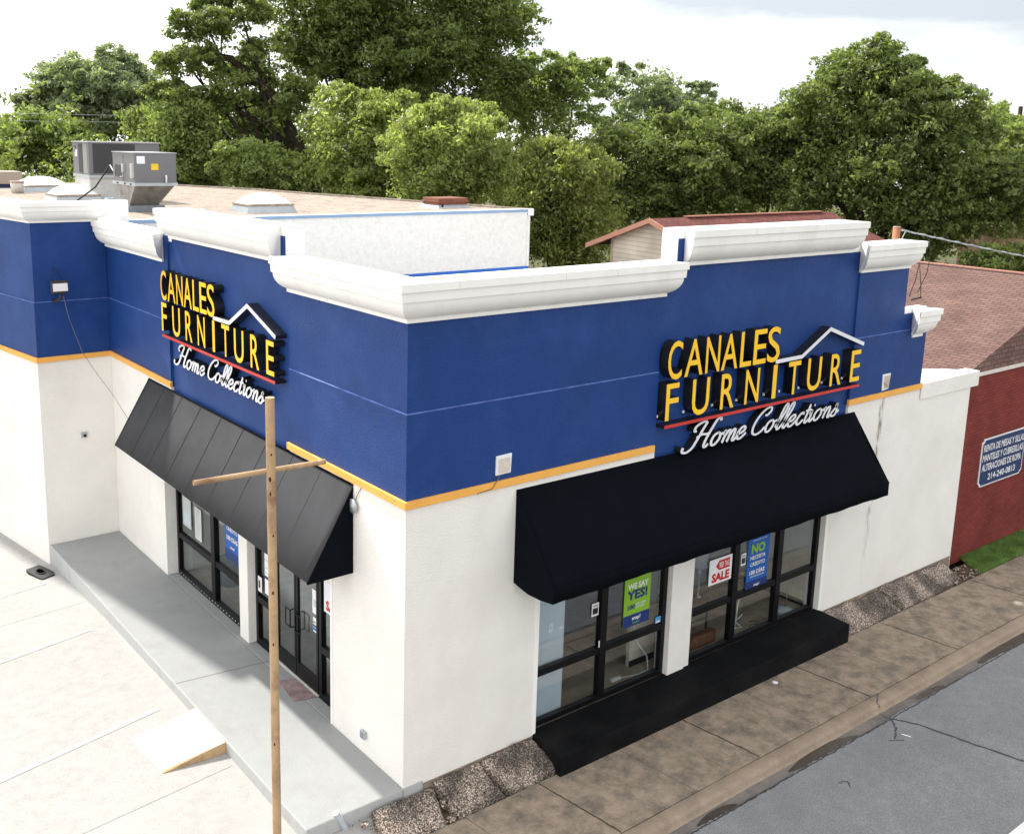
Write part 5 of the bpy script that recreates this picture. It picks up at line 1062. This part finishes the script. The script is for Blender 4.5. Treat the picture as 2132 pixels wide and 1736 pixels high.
def leaves(blobs, n, size, droop=0., fill=1.):
    src = [list(b_) for b_ in blobs]; blobs = []
    for b_ in src:
        blobs.append([b_[0], b_[1], b_[2], b_[3]*.88, b_[4]*.9])
        for q in range(6):
            d = rng.normal(size=3); d[2] = abs(d[2])*1.1-.35; d /= np.linalg.norm(d); f = rng.uniform(.28, .5)
            blobs.append([b_[0]+d[0]*b_[3]*.92, b_[1]+d[1]*b_[3]*.92, b_[2]+d[2]*b_[4]*.98, b_[3]*f, b_[4]*f*rng.uniform(.7, 1.3)])
    blobs = np.array(blobs); vol = blobs[:, 3]**2*blobs[:, 4]; vol = vol**.75; pr = vol/vol.sum()
    C_ = []; spread = []; bid = []
    for i, b_ in enumerate(blobs):
        k = max(14, int(pr[i]*n/75))
        d = rng.normal(size=(k, 3)); d /= np.linalg.norm(d, axis=1)[:, None]
        rr = rng.uniform(.2, 1.0, k)**.55*np.where(rng.random(k) < .22, 1.28, 1.02)
        p = d*rr[:, None]*np.array([b_[3], b_[3]*.9, b_[4]*1.05])+b_[:3]
        C_.append(p); spread.append(rng.uniform(.13, .30, k)*min(b_[3], b_[4]*1.3)+.12)
    C_ = np.concatenate(C_); S_ = np.concatenate(spread)
    idx = rng.integers(0, len(C_), n); off = rng.normal(size=(n, 3)); off /= (np.linalg.norm(off, axis=1)[:, None]+1e-6); off *= (rng.uniform(0, 1, n)**.45)[:, None]*S_[idx][:, None]*np.array([1.3, 1.3, .75])
    off[:, 2] -= droop*np.abs(rng.normal(size=n))*.35
    P = C_[idx]+off
    nrm = off/ (np.linalg.norm(off, axis=1)[:, None]+1e-6)*.6+rng.normal(size=(n, 3))*.6+np.array([0, 0, .55]); nrm /= np.linalg.norm(nrm, axis=1)[:, None]
    a = rng.normal(size=(n, 3)); a -= nrm*(a*nrm).sum(1)[:, None]; a /= np.linalg.norm(a, axis=1)[:, None]; a[:, 2] -= .35+droop; a /= np.linalg.norm(a, axis=1)[:, None]
    b2 = np.cross(nrm, a); b2 /= (np.linalg.norm(b2, axis=1)[:, None]+1e-6); s = size*rng.uniform(.55, 1.35, n)[:, None]
    V = np.stack([P-a*s*.6, P+b2*s*.32, P+a*s*.75, P-b2*s*.32], 1)
    return V, C_
def tree(name, label, base, blobs, n, k, size, tr_r=.22, group=None, droop=0., limbs=14, cat='tree', lean=None, trunk=None):
    t = thing(name, label, cat, (base[0], base[1], -.7), group)
    V, C_ = leaves(blobs, n, size, droop)
    link('crown', tri_mesh('crown', V, 4), LM[k], t)
    bl = np.array(blobs); cz = bl[:, 2].min(); top = Vector((float(np.average(bl[:, 0], weights=bl[:, 3])), float(np.average(bl[:, 1], weights=bl[:, 3])), float(bl[:, 2].mean())))
    bm = B(); b0 = Vector((base[0], base[1], -.8))
    fork = Vector((b0.x, b0.y, 0)).lerp(Vector((top.x, top.y, 0)), .35); fork.z = max(1.5, cz*.45)
    tube(bm, [b0, b0.lerp(fork, .5)+Vector((.06, .04, 0)), fork], [tr_r*1.3, tr_r, tr_r*.85], 10)
    for b_ in bl:
        e = Vector(b_[:3]); m1 = fork.lerp(e, .5)+Vector(rng.normal(size=3))*.35; m1.z = min(m1.z+.2, e.z)
        rad = tr_r*(.38+.12*b_[3]/bl[:, 3].max()); tube(bm, [fork, m1, e], [rad, rad*.7, rad*.3], 7)
        for q in rng.integers(0, len(C_), 3):
            c_ = Vector(C_[q]); 
            if (c_-e).length < b_[3]*1.6: tube(bm, [m1.lerp(e, .7), c_], [rad*.3, .015], 5)
    if trunk:
        for path, r0, r1 in trunk:
            nn = len(path); tube(bm, path, [r0+(r1-r0)*i/(nn-1) for i in range(nn)], 9)
    obj('trunk', bm, BARK, t)
    return t
TREES = [
('low',8.69,52.84,[[8.34,52.92,8.75,2.59,1.76],[10.59,52.32,8.24,2.37,1.79],[6.38,53.38,8.99,2.24,2.02]],16000,1),
('backleft',14.23,57.49,[[13.57,57.7,12.72,3.07,1.76],[16.04,56.89,11.91,2.82,1.95],[14.31,57.47,10.63,3.95,1.95],[11.82,58.21,10.86,1.75,1.6]],26000,2),
('round',10.87,35.35,[[10.84,35.36,9.01,2.26,1.75],[10.11,35.65,7.91,1.66,1.17],[11.91,34.93,7.93,1.33,1.42]],20000,1),
('lean',17.31,32.25,[[12.27,34.77,14.32,1.29,1.19],[11.34,35.16,12.69,1.47,0.77],[13.19,34.36,11.69,1.89,1.04],[14.8,33.6,13.26,1.14,1.04],[15.36,33.31,10.89,1.54,1.24],[11.98,34.89,10.89,1.31,0.78],[13.65,34.15,15.13,1.12,0.85],[10.52,35.49,11.38,0.73,0.51]],30000,0),
('big',20.79,34.84,[[19.54,35.58,15.79,3.45,2.72],[22.8,33.53,16.38,4.0,2.73],[25.57,31.53,15.76,2.94,2.24],[21.19,34.59,13.52,3.77,2.02],[24.23,32.53,13.61,3.24,2.02],[25.82,31.33,12.7,1.89,1.53],[18.69,36.06,13.66,1.86,1.75],[22.44,33.78,11.89,2.98,1.15]],60000,0),
('under',18.26,40.81,[[17.38,41.24,9.31,2.56,1.92],[19.21,40.33,8.05,2.02,1.95],[16.48,41.66,10.56,1.97,1.08]],15000,0),
('bushy',12.55,30.24,[[12.2,30.41,8.18,1.36,1.09],[13.21,29.92,7.78,1.37,0.88]],9000,1),
('lightA',15.8,27.34,[[15.72,27.39,9.4,2.16,1.95],[15.36,27.6,7.76,1.82,1.2],[16.77,26.73,8.4,1.83,1.53],[16.41,26.96,10.62,1.58,1.07]],24000,3),
('lightB',16.29,20.99,[[16.04,21.17,9.28,2.03,1.55],[15.61,21.49,7.99,1.84,1.17],[16.88,20.55,8.21,1.43,1.17],[16.47,20.86,10.19,1.42,0.76]],24000,3),
('willow',22.82,22.08,[[22.74,22.15,7.33,2.5,1.99],[22.1,22.73,8.13,1.82,1.2],[23.4,21.54,5.69,2.06,1.79],[23.32,21.62,8.38,1.36,0.87]],26000,4),
('midback',31.49,31.77,[[31.14,32.09,12.25,2.6,1.64],[32.08,31.22,13.03,1.72,1.08],[30.79,32.39,10.43,2.91,1.66],[29.75,33.29,11.96,1.74,1.65]],20000,1),
('sparse',38.38,30.52,[[37.97,30.97,12.53,3.0,1.44],[37.46,31.52,11.16,2.42,1.46],[39.3,29.5,11.47,2.38,1.15],[38.44,30.46,10.09,3.3,1.46]],15000,2),
('darkA',31.44,23.28,[[30.91,23.87,8.79,2.79,1.74],[30.36,24.48,6.66,2.32,1.52],[32.1,22.52,9.53,2.0,1.47],[32.05,22.58,7.21,2.27,1.75]],26000,0),
('darkB',35.78,21.11,[[35.24,21.82,9.83,2.52,1.63],[36.38,20.28,8.93,2.47,2.0],[35.05,22.07,7.68,2.3,1.79],[36.57,20.02,10.56,1.72,1.23]],26000,0),
('right',37.27,15.25,[[36.52,16.48,11.86,2.47,1.84],[36.04,17.24,10.1,2.52,1.88],[37.64,14.62,10.58,2.61,1.83],[37.23,15.32,8.39,3.32,2.11],[38.68,12.7,8.69,1.91,2.05],[37.84,14.27,6.45,2.86,1.88],[36.46,16.58,13.15,1.58,1.14],[37.33,15.15,12.72,1.32,0.9],[38.61,12.83,6.3,1.72,1.62],[39.37,11.32,7.04,1.66,1.36],[39.63,10.76,8.34,1.23,1.34],[35.54,17.99,8.07,1.88,1.92],[35.6,17.9,11.96,1.85,1.28],[38.11,13.78,11.02,1.72,1.36]],52000,0),
('farright',53.87,18.09,[[53.7,18.44,10.76,2.15,1.3],[54.2,17.38,9.14,2.12,1.74],[53.16,19.54,10.47,1.65,1.46],[54.49,16.74,7.25,1.85,1.75]],16000,1),
('hedge',37.69,10.19,[[37.75,10.05,4.76,1.21,0.55],[38.2,9.07,4.94,0.98,0.65]],5000,1),

]
INFO = {
 'low': ('leafy_tree', 'low broad leafy tree at the left edge of the picture', 1),
 'backleft': ('leafy_tree', 'tall bluish-green tree at the back left under open sky', 1),
 'round': ('leafy_tree', 'round yellow-green tree behind the air conditioners', 1),
 'lean': ('pecan_tree', 'big tree with a bare dark limb leaning to the left', 1),
 'big': ('pecan_tree', 'tallest dark green tree, its top cut off by the picture', 1),
 'under': ('leafy_tree', 'shaded tree below the leaning limb', 1),
 'bushy': ('leafy_tree', 'small bushy tree at the roof edge left of the bright trees', 1),
 'lightA': ('leafy_tree', 'bright green tree behind the domed skylight in the roof middle', 1),
 'lightB': ('leafy_tree', 'bright green tree behind the red-brown roof hatch', 1),
 'willow': ('leafy_tree', 'drooping olive-green tree right of the white hall wall', 1),
 'midback': ('leafy_tree', 'upright tree against the sky right of the tallest tree', 1),
 'sparse': ('leafy_tree', 'airy tree with sky showing through, above the gabled house', 1),
 'darkA': ('leafy_tree', 'dark dense tree behind the left end of the gabled house', 1),
 'darkB': ('leafy_tree', 'dark dense tree behind the right end of the gabled house', 1),
 'right': ('leafy_tree', 'large spreading tree on the right, tallest on that side', 1),
 'farright': ('leafy_tree', 'pale far tree beside the utility pole', 1),
 'hedge': ('shrub', 'low green shrub beyond the pink shingle ridge', 1)}
for nm, bx, by, blobs, n, k in TREES:
    kn, lb, _ = INFO[nm]
    dist = math.hypot(bx+7.5, by+11)
    size = .145*dist/45
    tk = None
    if nm == 'lean': tk = [([(17.3, 32.3, -.6), (17.0, 32.4, 5.5), (15.9, 33.0, 9.2), (14.6, 33.5, 11.6), (13.2, 34.2, 12.9), (11.6, 35.0, 13.2)], .42, .12), ([(16.4, 32.8, 8.2), (14.5, 33.6, 10.0), (12.8, 34.4, 10.9)], .2, .06)]
    if nm == 'big': tk = [([(20.8, 34.8, -.6), (20.7, 34.9, 8), (20.4, 35.0, 12.5), (20.2, 35.2, 18)], .5, .28), ([(20.5, 35, 11.5), (18.6, 36, 14.5), (17.5, 36.5, 16.5)], .25, .1)]
    tree(kn, lb, (bx, by), blobs, int(n*(2.3 if nm not in ('lean', 'sparse', 'midback') else 1.3)), k, size, tr_r=.3 if nm in ('big', 'right', 'lean') else .18, droop=.5 if nm == 'willow' else (.12 if nm in ('lightA', 'lightB', 'round') else 0), cat='shrub' if nm == 'hedge' else 'tree', group=None if nm == 'hedge' else 'trees behind the shop', trunk=tk)
# undergrowth that fills the wood's lower storey behind the shop, seen only as one dark mass
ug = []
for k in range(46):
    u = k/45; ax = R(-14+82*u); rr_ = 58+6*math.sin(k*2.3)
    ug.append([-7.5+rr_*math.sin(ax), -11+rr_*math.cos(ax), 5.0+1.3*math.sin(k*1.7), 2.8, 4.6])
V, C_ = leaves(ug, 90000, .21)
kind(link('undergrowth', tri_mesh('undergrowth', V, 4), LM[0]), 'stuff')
# strip the helper property used for parenting
for o in bpy.data.objects:
    if '_b' in o: del o['_b']
